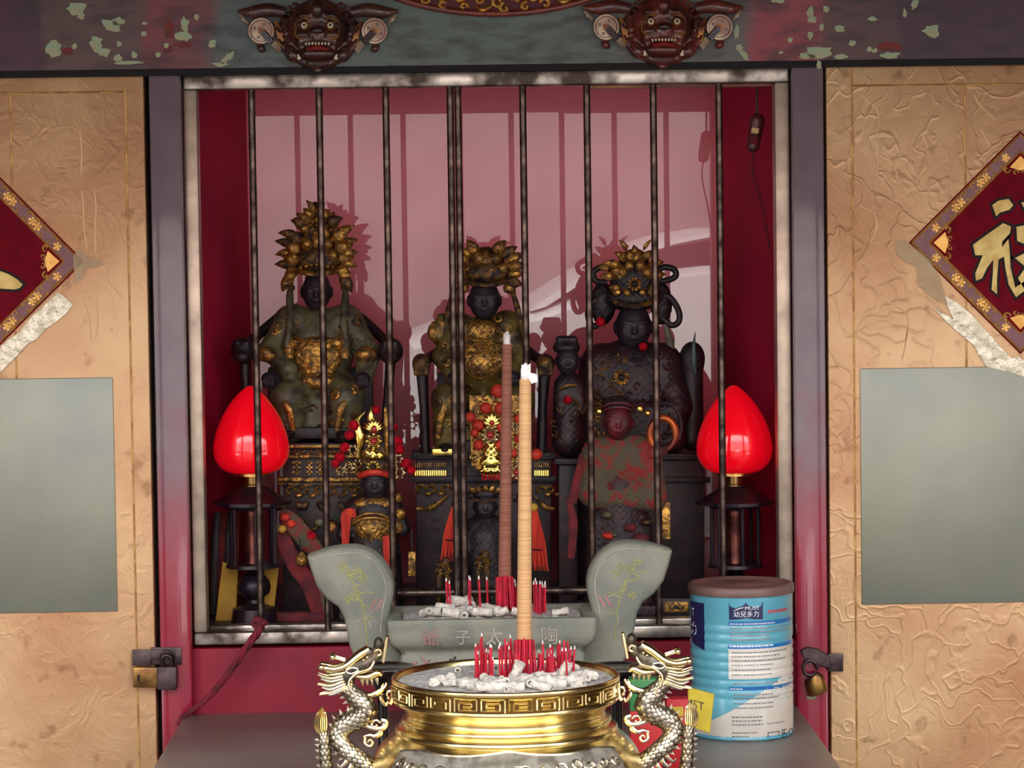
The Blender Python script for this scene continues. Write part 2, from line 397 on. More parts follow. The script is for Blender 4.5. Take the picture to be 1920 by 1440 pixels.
X = lambda px, Y, py=700: W(px, py, Y).x
Z = lambda py, Y, px=920: W(px, py, Y).z
ZT = Z(1330, 0.0, 920)            # table top height
YL = -0.03

# ------------------------------------------------------------------ ground, porch, street
def struct(o, label): o['kind'] = 'structure'; o['label'] = label; return o
struct(box('floor', -3.2, 3.2, -5.7, 2.2, FLOOR - .1, FLOOR, m_floor), 'grey stone floor of the temple porch')
struct(box('street_ground', -30, 30, -17.0, -5.7, FLOOR - .16, FLOOR - .06, m_street), 'grey sunlit street in front of the porch')
struct(box('wall_street', -30, 30, -17.3, -17.0, FLOOR - .06, FLOOR + 7, m_facade), 'pale wall across the street')
struct(box('ceiling', -3.2, 3.2, -2.5, 2.2, 1.75, 1.90, m_ceil), 'dark wooden porch ceiling')
for i, sx in enumerate((-1, 1)):
    xi = sx * 1.25
    p_ = M().lathe((0, 0, 0), [(.15, 0), (.15, .08), (.12, .12), (.11, 3.0), (.13, 3.1), (.13, 3.2)], 20, axis=2).build('trim_%d' % (7 + i), m_pillar, loc=(xi + sx * .11, -2.35, FLOOR))
    struct(p_, 'dark red round porch pillar')

# ------------------------------------------------------------------ shrine front
struct(box('ceiling_shade_board', -1.7, 1.7, -1.25, .02, .42, .47, m_ceil), 'unseen wooden board added over the shrine to shade its upper front')  # out of view, added to shade the upper doors and lintel
for sx in (-1, 1): struct(box('wall_porch_%s' % ('left' if sx < 0 else 'right'), sx * 3.0, sx * 3.2, -2.5, 2.2, FLOOR, 1.75, m_ceil), 'dark wooden side wall of the porch at %s' % ('left' if sx < 0 else 'right'))
xi0_, xi1_ = X(352, .1), X(1486, .1)
zl = Z(121, YL); lintel = box('trim_1', -1.6, 1.6, YL, .10, zl, .36, lintel_paint()); struct(lintel, 'old lintel beam with flaking green, red and brown paint')
box('shade_strip', -1.6, 1.6, YL + .004, .09, zl - .008, zl, m_dark, lintel)  # dark strip painted in for the shade below the lintel
box('lightener_board', xi0_, xi1_, .10, .106, Z(161, .1), .34, mat('pale_lightener_board', (232, 208, 212), rough=.5), lintel)  # unseen pale board added to lighten the band mirrored along the panel's top
struct(box('wall_upper', -3.0, 3.0, .02, .2, .36, 1.75, m_red), 'dark red wall above the lintel')
flakes = [(143,16,20,15,0),(152,30,8,6,0),(208,48,22,11,.3),(222,40,12,8,0),(101,92,16,15,0),(180,80,13,16,0),(196,98,12,9,0),(238,118,28,4,0),(222,108,8,8,0),(252,104,7,8,0),
          (346,45,9,14,0),(344,68,16,10,.3),(369,31,5,6,0),(398,81,7,8,0),(427,108,15,6,-.7),(412,121,14,4,0),(272,44,6,3,0),(270,64,6,5,0),(312,86,5,6,0),(297,103,5,5,0),(224,82,5,5,0),(140,87,6,5,0),
          (1458,1,14,5,0),(1520,22,7,12,0),(1522,36,8,8,0),(1549,17,6,7,0),(1541,51,5,9,0),(1519,67,5,8,0),(1532,98,28,13,-.1),(1512,106,16,6,0),(1577,106,16,6,0),(1482,75,5,5,0),(1574,54,10,6,0),
          (1636,36,9,5,0),(1597,81,7,6,0),(1630,92,6,5,0),(1668,104,20,6,0),(1747,58,17,12,0),(1696,24,4,9,0),(1715,8,6,10,.4),(1381,60,5,17,0),(1386,89,7,6,0),(1396,104,12,6,.9),(1464,98,5,3,0),
          (1535,121,5,9,0),(1640,95,5,5,0)]
for i, (fx, fy, rx, ry, an) in enumerate(flakes):
    q = M(); n = 14; poly = []
    for k in range(n):
        th = 2 * math.pi * k / n; rr = 1 + random.uniform(-.34, .22); x = rx * rr * math.cos(th); y = ry * rr * math.sin(th)
        poly.append((fx + x * math.cos(an) - y * math.sin(an), min(fy + x * math.sin(an) + y * math.cos(an), 122 if fy < 119 else 140)))
    f_ = Fr(fx, fy, YL); q.prism(poly, -.5, 1.2)
    o = q.build('paint_flake', m_flake, f_, lintel, loc=f_.o - lintel.location, smooth=False)
for fx, fy, rx, ry in [(318,55,9,22),(316,92,10,9),(1668,88,28,10),(126,96,12,8),(345,85,20,6)]:
    q = M(); poly = [(fx + rx * random.uniform(.7, 1.15) * math.cos(t), fy + ry * random.uniform(.7, 1.15) * math.sin(t)) for t in np.linspace(0, 2 * math.pi, 15)[:-1]]
    f_ = Fr(fx, fy, YL); q.prism(poly, -.5, .8).build('bare_patch', m_flake2, f_, lintel, loc=f_.o - lintel.location, smooth=False)

YP = -.012
zb = FLOOR
xpl0, xpl1 = X(289, YP), X(349, YP); xpr0, xpr1 = X(1489, YP), X(1549, YP)
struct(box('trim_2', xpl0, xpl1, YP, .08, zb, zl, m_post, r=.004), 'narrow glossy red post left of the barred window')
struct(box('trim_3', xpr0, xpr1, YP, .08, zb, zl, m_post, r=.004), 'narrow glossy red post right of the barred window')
zs1 = Z(1208, .0); 
struct(box('trim_4', xpl1 - .002, xpr0 + .002, .004, .06, zb, zs1, m_red, r=.003), 'red board below the barred window')
struct(box('wall_left', -3.0, X(300, .03), .03, .08, zb, .3, m_dark), 'dark wall behind the left door leaf')
struct(box('wall_right', X(1540, .03), 3.0, .03, .08, zb, .3, m_dark), 'dark wall behind the right door leaf')
# niche
NB = 0.50
zn = Z(1172, .03)
xi0, xi1 = X(352, .06), X(1486, .06)
xb0, xb1 = X(474, NB), X(1343, NB)
m_panel = mat('glossy_red_panel', (226, 100, 114), (214, 86, 104), rough=.32, scale=3, spec=.5, coat=1.0)
m_panel.node_tree.nodes['Principled BSDF'].inputs['Coat IOR'].default_value = 1.66
m_panel.node_tree.nodes['Principled BSDF'].inputs['Coat Roughness'].default_value = .006
bp_ = box('wall_back', xb0 - .02, xb1 + .02, NB, NB + .02, zb, .36, m_panel); bp_.rotation_euler.x = math.radians(.68); bp_.location.y += .5 * math.tan(math.radians(.68))
struct(bp_, 'glossy red back panel of the shrine niche mirroring a white car outside')
for nm_, xa_, xb_, lb in (('wall_niche_left', xi0, xb0, 'left'), ('wall_niche_right', xi1, xb1, 'right')):
    sg = -1 if xa_ < 0 else 1
    q = M().add([(xa_, .05, zb), (xb_, NB, zb), (xb_, NB, .36), (xa_, .05, .36), (xa_ + sg * .03, .05, zb), (xb_ + sg * .03, NB + .03, zb), (xb_ + sg * .03, NB + .03, .36), (xa_ + sg * .03, .05, .36)],
        [(0, 1, 2, 3), (4, 5, 6, 7), (0, 1, 5, 4), (1, 2, 6, 5), (2, 3, 7, 6), (3, 0, 4, 7)])
    struct(q.build(nm_, m_niche, smooth=False), 'dark red slanting %s side of the shrine niche' % lb)
struct(box('ceiling_niche', xi0, xi1, .08, NB, Z(100, .1), Z(100, .1) + .03, mat('pale_niche_top', (226, 196, 202), rough=.5)), 'red top of the shrine niche')
m_nf = mat('niche_floor_wood', (70, 50, 44), (44, 28, 28), rough=.45, scale=12)
struct(box('floor_niche', xi0, xi1, .045, NB, zn - .04, zn, m_nf), 'dark wooden floor of the shrine niche')

# ------------------------------------------------------------------ barred window
win = empty('window_1', (0, 0, 0)); struct(win, 'steel framed window with round bars in front of the statues')
fo0, fo1, fi0, fi1 = X(354, 0), X(1484, 0), X(379, 0), X(1457, 0)
zt0, zt1, zb0, zb1 = Z(131, 0), Z(161, 0), Z(1178, 0), Z(1201, 0)
box('frame_top_rail', fo0, fo1, -.002, .034, zt1, zt0, m_steel, win, r=.003)
box('frame_bottom_rail', fo0, fo1, -.002, .034, zb1, zb0, m_steel, win, r=.003)
box('frame_side_rail', fo0, fi0, 0, .032, zb0, zt1, m_steel2, win, r=.003)
box('frame_side_rail', fi1, fo1, 0, .032, zb0, zt1, m_steel2, win, r=.003)
box('inner_ledge', X(1112, .03), fi1, .034, .05, Z(168, .03), Z(156, .03), m_wood_yellow, win)
box('sill_strip', fi0, fi1, .034, .058, zb0 - .004, Z(1165, .034), m_steel, win, r=.002)
for bx in (480.5, 606.5, 731, 851, 865.5, 986.5, 1106, 1230, 1352.5):
    yb = .012 if bx not in (851, 1106) else .010
    c = W(bx, 660, yb)
    M().tube([(0, 0, zb0 - .004), (0, 0, zt1 + .004)], .0046, 12).build('bar', m_bar, parent=win, loc=(c.x, yb, 0))
xa, xb = X(738, .012, 1110), X(1109, .012, 1110); zz = Z(1112, .012)
M().tube([(xa, .024, zz), (xb, .024, zz)], .006, 12).build('lower_cross_bar', m_bar, parent=win)

# ------------------------------------------------------------------ doors
m_gold_l = gold_vinyl('gold_vinyl_smooth', 0.0, .07); m_gold_r = gold_vinyl('gold_vinyl_crumpled', 3.1, .22)
m_bead = mat('gold_bead', (212, 172, 104), (176, 128, 70), rough=.4, metal=.4, scale=60)
m_plate = mat('dull_grey_plate', (146, 150, 132), (126, 132, 124), rough=.36, metal=.55, scale=3, spec=.5)
YD = -.006
def door(name, x0, x1, ztop, mv, beads, plate, label):
    d = empty(name, (0, 0, 0)); struct(d, label)
    box('leaf', x0, x1, YD, .024, zb + .02, ztop, mv, d, r=.002)
    for (ax, ay, bx_, by) in beads:
        a = W(ax, ay, YD); b = W(bx_, by, YD)
        if abs(a.x - b.x) > abs(a.z - b.z): b.z = a.z
        else: b.x = a.x
        M().tube([tuple(a), tuple(b)], .0014, 8).build('bead', m_bead, parent=d)
    a = W(plate[0], plate[1], YD); b = W(plate[2], plate[3], YD)
    box('plate', a.x, b.x, YD - .003, YD, a.z, b.z, m_plate, d, r=.0012)
    return d
d1 = door('door_1', -1.35, X(280, YD), Z(141, YD, 140), m_gold_l, [(234, 145, 238, 1700), (-200, 178, 233, 176), (19, 178, 19, 712)], (-240, 714, 221, 1146), 'gold vinyl covered door leaf at left with grey plate')
d2 = door('door_2', X(1553, YD), 1.35, Z(119, YD, 1740), m_gold_r, [(1597, 122, 1602, 1700), (1597, 161, 2100, 156), (1809, 160, 1809, 688)], (1612, 691, 2080, 1126), 'crumpled gold vinyl covered door leaf at right with grey plate')

# ------------------------------------------------------------------ altar table
xt0, xt1 = X(346, 0, 1328), X(1493, 0, 1332)
tab = empty('altar_table', ((xt0 + xt1) / 2, -.6, FLOOR), 'long dark grey brown altar table carrying burners and tin', 'table')
box('table_top', xt0, xt1, -1.22, .002, ZT - .045, ZT, m_table, tab, r=.003)
box('apron', xt0 + .03, xt1 - .03, -1.18, -1.15, ZT - .16, ZT - .045, m_red, tab)
for sx in (xt0 + .02, xt1 - .08):
    for sy in (-1.2, -.08): box('leg', sx, sx + .06, sy, sy + .06, FLOOR, ZT - .045, m_red, tab, r=.004)

# ------------------------------------------------------------------ parked car across the street (reflected in the red panel)
m_car = mat('white_car_paint', (235, 235, 235), rough=.25, coat=.5)
m_cglass = mat('car_glass', (30, 34, 40), rough=.08)
m_tyre = mat('tyre', (24, 24, 26), rough=.8)
def RF(px, py, Yc):
    py = py + 118 # point of the street whose mirror image in the panel stands at the pixel
    q = W(px, py, 2 * NB - Yc); return (q.x, q.z)
YC = -11.5
car = empty('car', (0, YC, FLOOR - .06), 'white car parked across the street, mirrored in the red back panel', 'car')
def cprism(name, pts, y0, y1, m, bev=.03):
    q = M(); n = len(pts); P = [RF(a, b, YC) for a, b in pts]
    V = []
    ins = inset(P, bev)
    for y, pp in ((y0, ins), (y0 + .1 * (y1 - y0), P), (y1 - .1 * (y1 - y0), P), (y1, ins)):
        V += [(x, y, z - (FLOOR - .06)) for x, z in pp]
    Fc = [tuple(range(n))[::-1], tuple(range(3 * n, 4 * n))]
    for L_ in range(3): Fc += [(L_ * n + i, L_ * n + (i + 1) % n, (L_ + 1) * n + (i + 1) % n, (L_ + 1) * n + i) for i in range(n)]
    return q.add(V, Fc).build(name, m, parent=car)
cprism('body', [(745, 690), (770, 600), (860, 565), (1000, 545), (1100, 508), (1230, 470), (1300, 462), (1700, 462), (1790, 560), (1800, 800), (1700, 860), (740, 860)], -.85, .85, m_car, .05)
cprism('cabin_glass', [(1030, 536), (1100, 495), (1230, 440), (1330, 420), (1700, 430), (1740, 480), (1700, 490), (1240, 500), (1100, 540)], -.70, .70, m_cglass, .03)
cprism('roof', [(985, 548), (1000, 530), (1060, 492), (1150, 443), (1240, 415), (1320, 403), (1600, 405), (1720, 430), (1640, 424), (1330, 412), (1250, 428), (1165, 455), (1080, 500), (1020, 540)], -.74, .74, m_car, .01)
for wx in (900, 1640):
    c = RF(wx, 850, YC)
    for sy in (-.88, .70): M().lathe((c[0], 0, .31), [(.0, sy), (.2, sy), (.31, sy + .02), (.31, sy + .16), (.2, sy + .18), (0, sy + .18)], 24, axis=1).build('wheel', m_tyre, parent=car)
# ------------------------------------------------------------------ foreground: brass pot with dragon handles
class FrU(Fr):
    """frame whose y runs along the true vertical (for turned pieces)"""
    def __init__(s, cx, cy, Y):
        super().__init__(cx, cy, Y); s.ex = Vector((s.s, 0, 0)); s.ez = Vector((0, 0, -s.s)); s.A = np.array([list(s.ex), list(s.ez), list(s.ey)])

m_brass = mat('polished_brass', (246, 226, 164), (234, 206, 134), rough=.22, metal=1.0, scale=8, bump=.03, bscale=12)
m_brassd = mat('brass_groove', (112, 84, 36), (84, 60, 28), rough=.4, metal=.9, scale=30)
m_silver = mat('antique_silver', (214, 206, 184), (150, 140, 120), rough=.32, metal=1.0, scale=60, lo=.45, hi=.7)
m_silverd = mat('antique_silver_dark', (124, 116, 100), (78, 72, 62), rough=.45, metal=.9, scale=70, bump=.5, bscale=120)
m_relief = mat('pale_silver_relief', (186, 180, 166), (136, 128, 114), rough=.42, metal=.55, scale=60, bump=.4, bscale=90)
m_horn = mat('bright_brass_silver', (236, 224, 190), (222, 200, 150), rough=.18, metal=1.0, scale=20)
m_ash = mat('grey_white_ash', (206, 202, 196), (160, 156, 150), rough=.95, scale=160, bump=1, bscale=220, spec=.1)
m_ashroll = mat('pale_ash_roll', (226, 218, 204), (188, 182, 172), rough=.95, scale=150, bump=.8, bscale=260, spec=.1)
m_redstick = mat('pink_red_stick', (206, 26, 56), (170, 18, 44), rough=.6, scale=80)
m_incense = mat('incense_paste', (202, 160, 112), (184, 140, 98), rough=.85, scale=8, stretch=(1, 1, 60), bump=.6, bscale=16, bdist=.001, spec=.2)
m_incense2 = mat('incense_paste_dark', (152, 100, 82), (132, 84, 70), rough=.85, scale=8, stretch=(1, 1, 60), bump=.6, bscale=16, bdist=.001, spec=.2)
m_burnt = mat('white_ash_tip', (236, 232, 226), (210, 206, 200), rough=.95, scale=200, bump=.8)

YPOT = -.81; PX = 948
pf = FrU(PX, 1270, YPOT)
ZPOTB = ZT; py_tab = 1270 + (pf.o.z - ZT) / pf.s      # table row in pot pixels
pot = empty('incense_pot', pf.o, 'polished brass incense pot with two dragon handles', 'incense pot')
prof_out = [(214, 1267), (214.5, 1272), (212, 1274), (211, 1304), (213, 1307), (211, 1311), (203, 1315), (192, 1322), (186, 1331), (185, 1336), (187, 1340), (193, 1342), (197, 1346), (197.5, 1350), (195, 1354),
            (198, 1356), (205, 1358), (209, 1362), (209.5, 1366), (208, 1369), (214, 1374), (225, 1382), (236, 1393), (246, 1408), (253, 1426), (257, 1450), (257, 1475), (251, 1500), (236, 1525), (212, 1545), (170, 1562), (90, 1570), (0, 1572)]
def r_at(y):
    ys = [p[1] for p in prof_out]; rs = [p[0] for p in prof_out]; return float(np.interp(y, ys, rs))
inner = [(0, 1300), (150, 1300), (196, 1296), (203, 1280), (205, 1268), (208, 1265), (212, 1265)]
M().lathe((PX, 0, 0), inner + prof_out, 96, axis=1).build('bowl', m_brass, pf, pot, angle=1.2)
for k in range(3):
    th = math.radians(90 + 120 * k); cx, cd = PX + 150 * math.cos(th), 150 * math.sin(th)
    M().tube(catmull([(cx, 1540, cd), (PX + 185 * math.cos(th), 1562, 185 * math.sin(th)), (PX + 184 * math.cos(th), 1575, 184 * math.sin(th)), (PX + 184 * math.cos(th), py_tab - 8, 184 * math.sin(th)), (PX + 184 * math.cos(th), py_tab - 1, 184 * math.sin(th))]), [34, 28, 20, 20, 24], 12).build('leg', m_brass, pf, pot)
# fret band: dark ground ring with raised keys
M().lathe((PX, 0, 0), [(209, 1275), (212.6, 1275), (212, 1303.5), (208, 1303.5)], 96, axis=1, close=True).build('band_ground', m_brassd, pf, pot, angle=1.2)
NK = 26; da = 2 * math.pi / NK
key = [(.07, .97), (.07, .08), (.93, .08), (.93, .84), (.25, .84), (.25, .34), (.74, .34), (.74, .60), (.42, .60)]
def key_mesh(flip):
    q = M(); P = []
    for a, b in zip(key[:-1], key[1:]):
        for t in np.linspace(0, 1, 4):
            u = a[0] + (b[0] - a[0]) * t; v = a[1] + (b[1] - a[1]) * t; th = ((1 - u) if flip else u) * da * .97
            P.append((PX + 212.6 * math.sin(th), 1276.5 + v * 25.5, 212.6 * math.cos(th)))
    for i in range(len(key) - 1):
        q.tube(P[4 * i:4 * i + 4], 2.0, 4)
    return q
k0 = key_mesh(False).build('fret_key', m_brass, pf, pot); k1 = key_mesh(True).build('fret_key', m_brass, pf, pot)
k1.rotation_euler.z = da
for i in range(2, NK):
    c = (k0 if i % 2 == 0 else k1).copy(); COL.objects.link(c); c.rotation_euler.z = da * i
# silver cloud relief on the belly
def belly(th, y, off=0):
    r = r_at(y) + off; return (PX + r * math.sin(th), y, r * math.cos(th))
def relief(th0, parent):
    q = M(); hw = 1.02
    def top(t): return 1371 + 9 * abs(math.sin(t * 3.2)) + 26 * max(0, abs(t) - .78) ** 1 * 2
    q.grid(lambda u, v: belly(th0 + (u * 2 - 1) * hw, top((u * 2 - 1) * hw) + v * (1505 - top((u * 2 - 1) * hw)), 1.5), 60, 14)
    o = q.build('relief_panel', m_relief, pf, parent, angle=1.5, fix=False)
    e = M(); e.tube([belly(th0 + (u * 2 - 1) * hw, top((u * 2 - 1) * hw), 2) for u in np.linspace(0, 1, 70)], 2.6, 6)
    e.build('relief_edge', m_silver, pf, o)
    rr = random.Random(5)
    for i in range(-7, 8):
        for j in range(4):
            q2 = M(); t0 = i * .132 + (.066 if j % 2 else 0); y0 = 1402 + j * 24 + rr.uniform(-4, 4)
            if abs(t0) > .95 or y0 < top(t0) + 9: continue
            sg = rr.choice((-1, 1)); a0 = rr.uniform(0, 6.28); R = rr.uniform(9, 12); P = []
            for s_ in np.linspace(0, 1, 16):
                a = a0 + sg * s_ * 7.5; r_ = R * (1 - s_ * .86); P.append(belly(th0 + t0 + r_ * math.cos(a) / 250 * 1.3, y0 + r_ * math.sin(a), 3.2))
            tail = (t0 - sg * 22 / 250, y0 + rr.uniform(-10, 10)); P.insert(0, belly(th0 + tail[0], tail[1], 1.5))
            q2.tube(P, [1.2] + [2.8] * 12 + [2.0], 6); q2.build('cloud_scroll', m_silver, pf, o)
relief(0.0, pot)

def dragon(mir):
    mx = (lambda x: 2 * PX - x) if mir else (lambda x: x)
    def mm(q): q.v = [(mx(a), b, c) for a, b, c in q.v]; return q
    body_p = catmull([(650, 1283, 0), (666, 1303, 2), (688, 1323, 6), (672, 1341, 2), (646, 1354, -4), (634, 1374, -6), (641, 1394, -2), (664, 1414, 4), (692, 1436, 4), (716, 1468, 0), (742, 1500, 0)], 8)
    body_r = list(np.interp(np.linspace(0, 1, len(body_p)), np.linspace(0, 1, 11), [12, 16, 19, 20, 20, 18, 17, 16, 15, 14, 14]))
    h = mm(M().tube(body_p, body_r, 14)).build('dragon_handle', m_silverd, pf, pot)
    tail_p = catmull([(604, 1366, 0), (607, 1392, 2), (609, 1425, 2), (618, 1470, 0), (650, 1515, -2), (712, 1530, -2)], 8)
    tail_r = list(np.interp(np.linspace(0, 1, len(tail_p)), [0, .15, 1], [6, 10, 13]))
    mm(M().tube(tail_p, tail_r, 12)).build('tail', m_silverd, pf, h)
    # scales
    q = M()
    for P, R, st, na in ((body_p, body_r, 7.5, 11), (tail_p, tail_r, 7.5, 8)):
        P = [np.array(p) for p in P]; L_ = np.cumsum([0] + [np.linalg.norm(P[i + 1] - P[i]) for i in range(len(P) - 1)]); row = 0; s_ = 4
        while s_ < L_[-1] - 10:
            i = min(int(np.searchsorted(L_, s_)), len(P) - 2); p = P[i]; r = R[i]; t = P[i + 1] - P[i - 1]; t /= np.linalg.norm(t)
            n0 = np.array([0, 0, 1.0]); n0 -= n0.dot(t) * t; n0 /= np.linalg.norm(n0); b0 = np.cross(t, n0)
            for k in range(na):
                a = 2 * math.pi * (k + .5 * (row % 2)) / na
                if math.cos(a) < -.55: continue
                nn = math.cos(a) * n0 + math.sin(a) * b0; ss = np.cross(nn, t); c = p + nn * (r * .99)
                V = [c + nn * 3.0 - t * 1.0]; ring = []
                for e in range(8):
                    th = 2 * math.pi * e / 8; V.append(c + ss * math.cos(th) * r * math.pi / na * .95 + t * math.sin(th) * 5.2 + nn * (.2 + .9 * (math.sin(th) < -.2)))
                q.add(V, [(0, 1 + e, 1 + (e + 1) % 8) for e in range(8)])
            s_ += st; row += 1
    o = mm(q).build('scales', m_silver, pf, h, angle=1.0, fix=False); o['kind'] = 'stuff'
    # head
    ops = [('e', (668, 1245, 0), (28, 16, 17)), ('c', (684, 1238, 0), (706, 1226, 0), 14, 10), ('c', (704, 1224, 0), (712, 1206, 0), 9, 8), ('e', (711, 1202, 0), (9, 12, 12)), ('c', (650, 1262, 0), (648, 1288, 0), 17, 13),
           ('c', (660, 1290, 0), (686, 1303, 0), 12, 8), ('c', (686, 1303, 0), (712, 1297, 0), 7, 6), ('c', (665, 1232, 8), (694, 1217, 9), 6, 7), ('c', (665, 1232, -8), (694, 1217, -9), 6, 7), ('c', (668, 1258, 0), (706, 1256, 0), 9, 6)]
    V, Fa = sdf_mesh(ops, 6, 1.6); V[:, 0] = mx(V[:, 0])
    from_arrays('head', pf.T(V), Fa if mir else Fa[:, ::-1], m_silverd, h, None, True, 3.2, fix=False)
    for dz in (9, -9):
        mm(M().tube(catmull([(692, 1213, dz * .7), (676, 1222, dz * 1.2), (652, 1240, dz * 1.5), (630, 1247, dz * 1.7), (609, 1244, dz * 1.9)]), [8.5, 8, 7, 5.5, 6.5], 10)).build('horn', m_horn, pf, h)
        mm(M().ell((604, 1243, dz * 1.9), 6.5)).build('horn_tip', m_horn, pf, h)
        mm(M().tube([(648, 1232, dz), (628, 1226, dz * 1.3)], [3, 2.5], 8).ell((625, 1225, dz * 1.3), 6)).build('small_horn', m_horn, pf, h)
        mm(M().ell((690, 1226, dz * 1.5), 3.4).ell((683, 1231, dz * 1.6), 3)).build('eye', m_horn, pf, h)
        mm(M().tube(catmull([(703, 1234, dz * 1.2), (694, 1248, dz * 1.6), (672, 1255, dz * 1.9), (657, 1268, dz * 2), (657, 1283, dz * 2), (668, 1298, dz * 2), (665, 1310, dz * 2)]), [2, 3.2, 3, 2.6, 2.6, 2.4, 1.4], 8)).build('whisker', m_horn, pf, h)
        mm(M().tube(catmull([(668, 1262, dz), (690, 1264, dz), (708, 1257, dz), (717, 1261, dz)]), [4, 7, 7, 3.5], 10)).build('lip', m_horn, pf, h)
        mm(M().tube(catmull([(708, 1226, dz), (704, 1216, dz * 1.3), (711, 1212, dz * 1.3), (716, 1219, dz * 1.2), (710, 1224, dz * 1.2)]), 2.6, 8)).build('nostril', m_horn, pf, h)
        mm(M().tube(catmull([(672, 1247, dz * 1.7), (660, 1245, dz * 1.9), (650, 1251, dz * 1.9), (660, 1256, dz * 1.9), (674, 1250, dz * 1.8)]), 2.4, 8)).build('ear', m_silver, pf, h)
        for i, tx in enumerate((678, 687, 696, 706)):
            mm(M().tube([(tx, 1267, dz * .9), (tx + 2, 1273, dz), (tx + 3, 1280, dz)], [4, 2.8, .4], 6)).build('tooth', m_silver, pf, h)
    mm(M().prism([(719, 1240), (716, 1236), (722, 1200), (725, 1188), (730, 1189), (728, 1205), (722, 1238)], -5, 5, 1.2)).build('nose_blade', m_horn, pf, h)
    # mane
    for i, (y0, y1, y2, x2) in enumerate(((1256, 1266, 1258, 597), (1260, 1272, 1266, 602), (1264, 1280, 1276, 596), (1269, 1287, 1282, 604), (1274, 1293, 1296, 599), (1278, 1296, 1290, 612), (1252, 1259, 1254, 612))):
        for dz in (-9, 0, 9):
            mm(M().tube(catmull([(660, y0, dz), (640, (y0 + y1) / 2 + 1, dz * 1.5), (620, y1 - 1, dz * 1.5), (x2, y2, dz * 1.3)], 5), [3.6, 3.4, 2.6, .7], 6)).build('mane_strand', m_silver if i % 2 else m_horn, pf, h)
    # beard curls against the rim
    mm(M().tube(catmull([(690, 1300, 4), (704, 1296, 6), (714, 1290, 6), (722, 1284, 5), (725, 1276, 4)]), [5, 6, 5, 4, 2], 8).tube(catmull([(714, 1300, 5), (717, 1311, 5), (723, 1317, 5), (727, 1311, 5)]), [4, 4.5, 3.5, 1.5], 8)
       .tube(catmull([(731, 1316, 5), (736, 1306, 5), (735, 1294, 5), (728, 1292, 5), (725, 1300, 5)]), [3.6, 4, 3.6, 3, 2], 8).ell((728, 1304, 7), 4).tube(catmull([(716, 1298, 4), (716, 1285, 5), (719, 1277, 4)]), [2.5, 2.5, 1], 6)).build('beard_curl', m_horn, pf, h)
    # clouds under the chin
    mm(M().tube(catmull([(676, 1352, 3), (688, 1358, 4), (704, 1362, 5), (718, 1360, 5), (722, 1350, 5), (714, 1345, 5)]), [1.5, 4, 5, 6, 7, 4], 8).tube(catmull([(712, 1351, 7), (706, 1346, 7), (698, 1348, 7), (696, 1355, 7), (702, 1359, 7), (707, 1354, 8)]), 2.6, 8)
       .tube(catmull([(680, 1377, 3), (692, 1374, 4), (702, 1376, 5), (712, 1370, 5), (712, 1364, 5)]), [2, 3.5, 5, 6.5, 4], 8).tube(catmull([(683, 1378, 4), (683, 1390, 4), (692, 1395, 4), (697, 1388, 4), (692, 1383, 5), (688, 1388, 5)]), [2.5, 3, 3, 2.8, 2.5, 2], 8)).build('cloud_curl', m_horn, pf, h)
    # back fins along neck, body and tail
    def fins(P, side, step, ln, i0=2):
        P = [np.array(p) for p in P]
        for i in range(i0, len(P) - 3, step):
            t = P[i + 1] - P[i - 1]; t /= np.linalg.norm(t); n = np.array([t[1], -t[0], 0.0]) * side; r = 12 if P is body_p else 9
            r = (body_r if P[0][0] > 620 else tail_r)[i]; c = P[i] + n * (r * .8); tip = P[i] + n * (r + ln) - t * ln * .35
            a = c - t * 4.5; b = c + t * 4.5; z = np.array([0, 0, 2.5])
            q = M().add([a + z, b + z, tip, a - z, b - z], [(0, 1, 2), (3, 2, 4), (0, 2, 3), (1, 4, 2), (0, 3, 4, 1)])
            mm(q).build('fin', m_silver, pf, h, smooth=False)
    fins(body_p, -1, 3, 11, 1); fins(tail_p, -1, 3, 9, 5)
    # flame tail tip
    q = M()
    leaf = [(604, 1318), (612, 1330), (614, 1345), (611, 1360), (606, 1374), (600, 1376), (592, 1360), (588, 1345), (593, 1330)]
    q.tube(catmull([(603, 1319, 0), (602, 1332, 1), (600, 1348, 1), (601, 1364, 0), (604, 1376, 0)]), [.6, 9, 13, 11, 5], 12, sq=(.6, 1))
    t_ = mm(q).build('tail_tip', m_silverd, pf, h)
    for k in range(-3, 4):
        mm(M().tube(catmull([(603, 1320, 1), (602 + k * 2.6, 1332, 8 - abs(k)), (600 + k * 3.7, 1348, 9.5 - abs(k) * 1.6), (601 + k * 3, 1364, 8 - abs(k)), (604, 1375, 3)]), [.5, 1.3, 1.5, 1.3, .8], 5)).build('tail_plume', m_horn, pf, t_)
    # claw and flame curls low on the body
    rr = random.Random(3)
    for k in range(5):
        x0, y0 = 650 + k * 9, 1412 + k * 9
        mm(M().tube(catmull([(x0, y0, 8), (x0 - 4, y0 + 12, 12), (x0 - 14, y0 + 20, 12), (x0 - 20, y0 + 14, 10)]), [4, 4, 3, .8], 6)).build('flame_curl', m_silver, pf, h)
dragon(False); dragon(True)

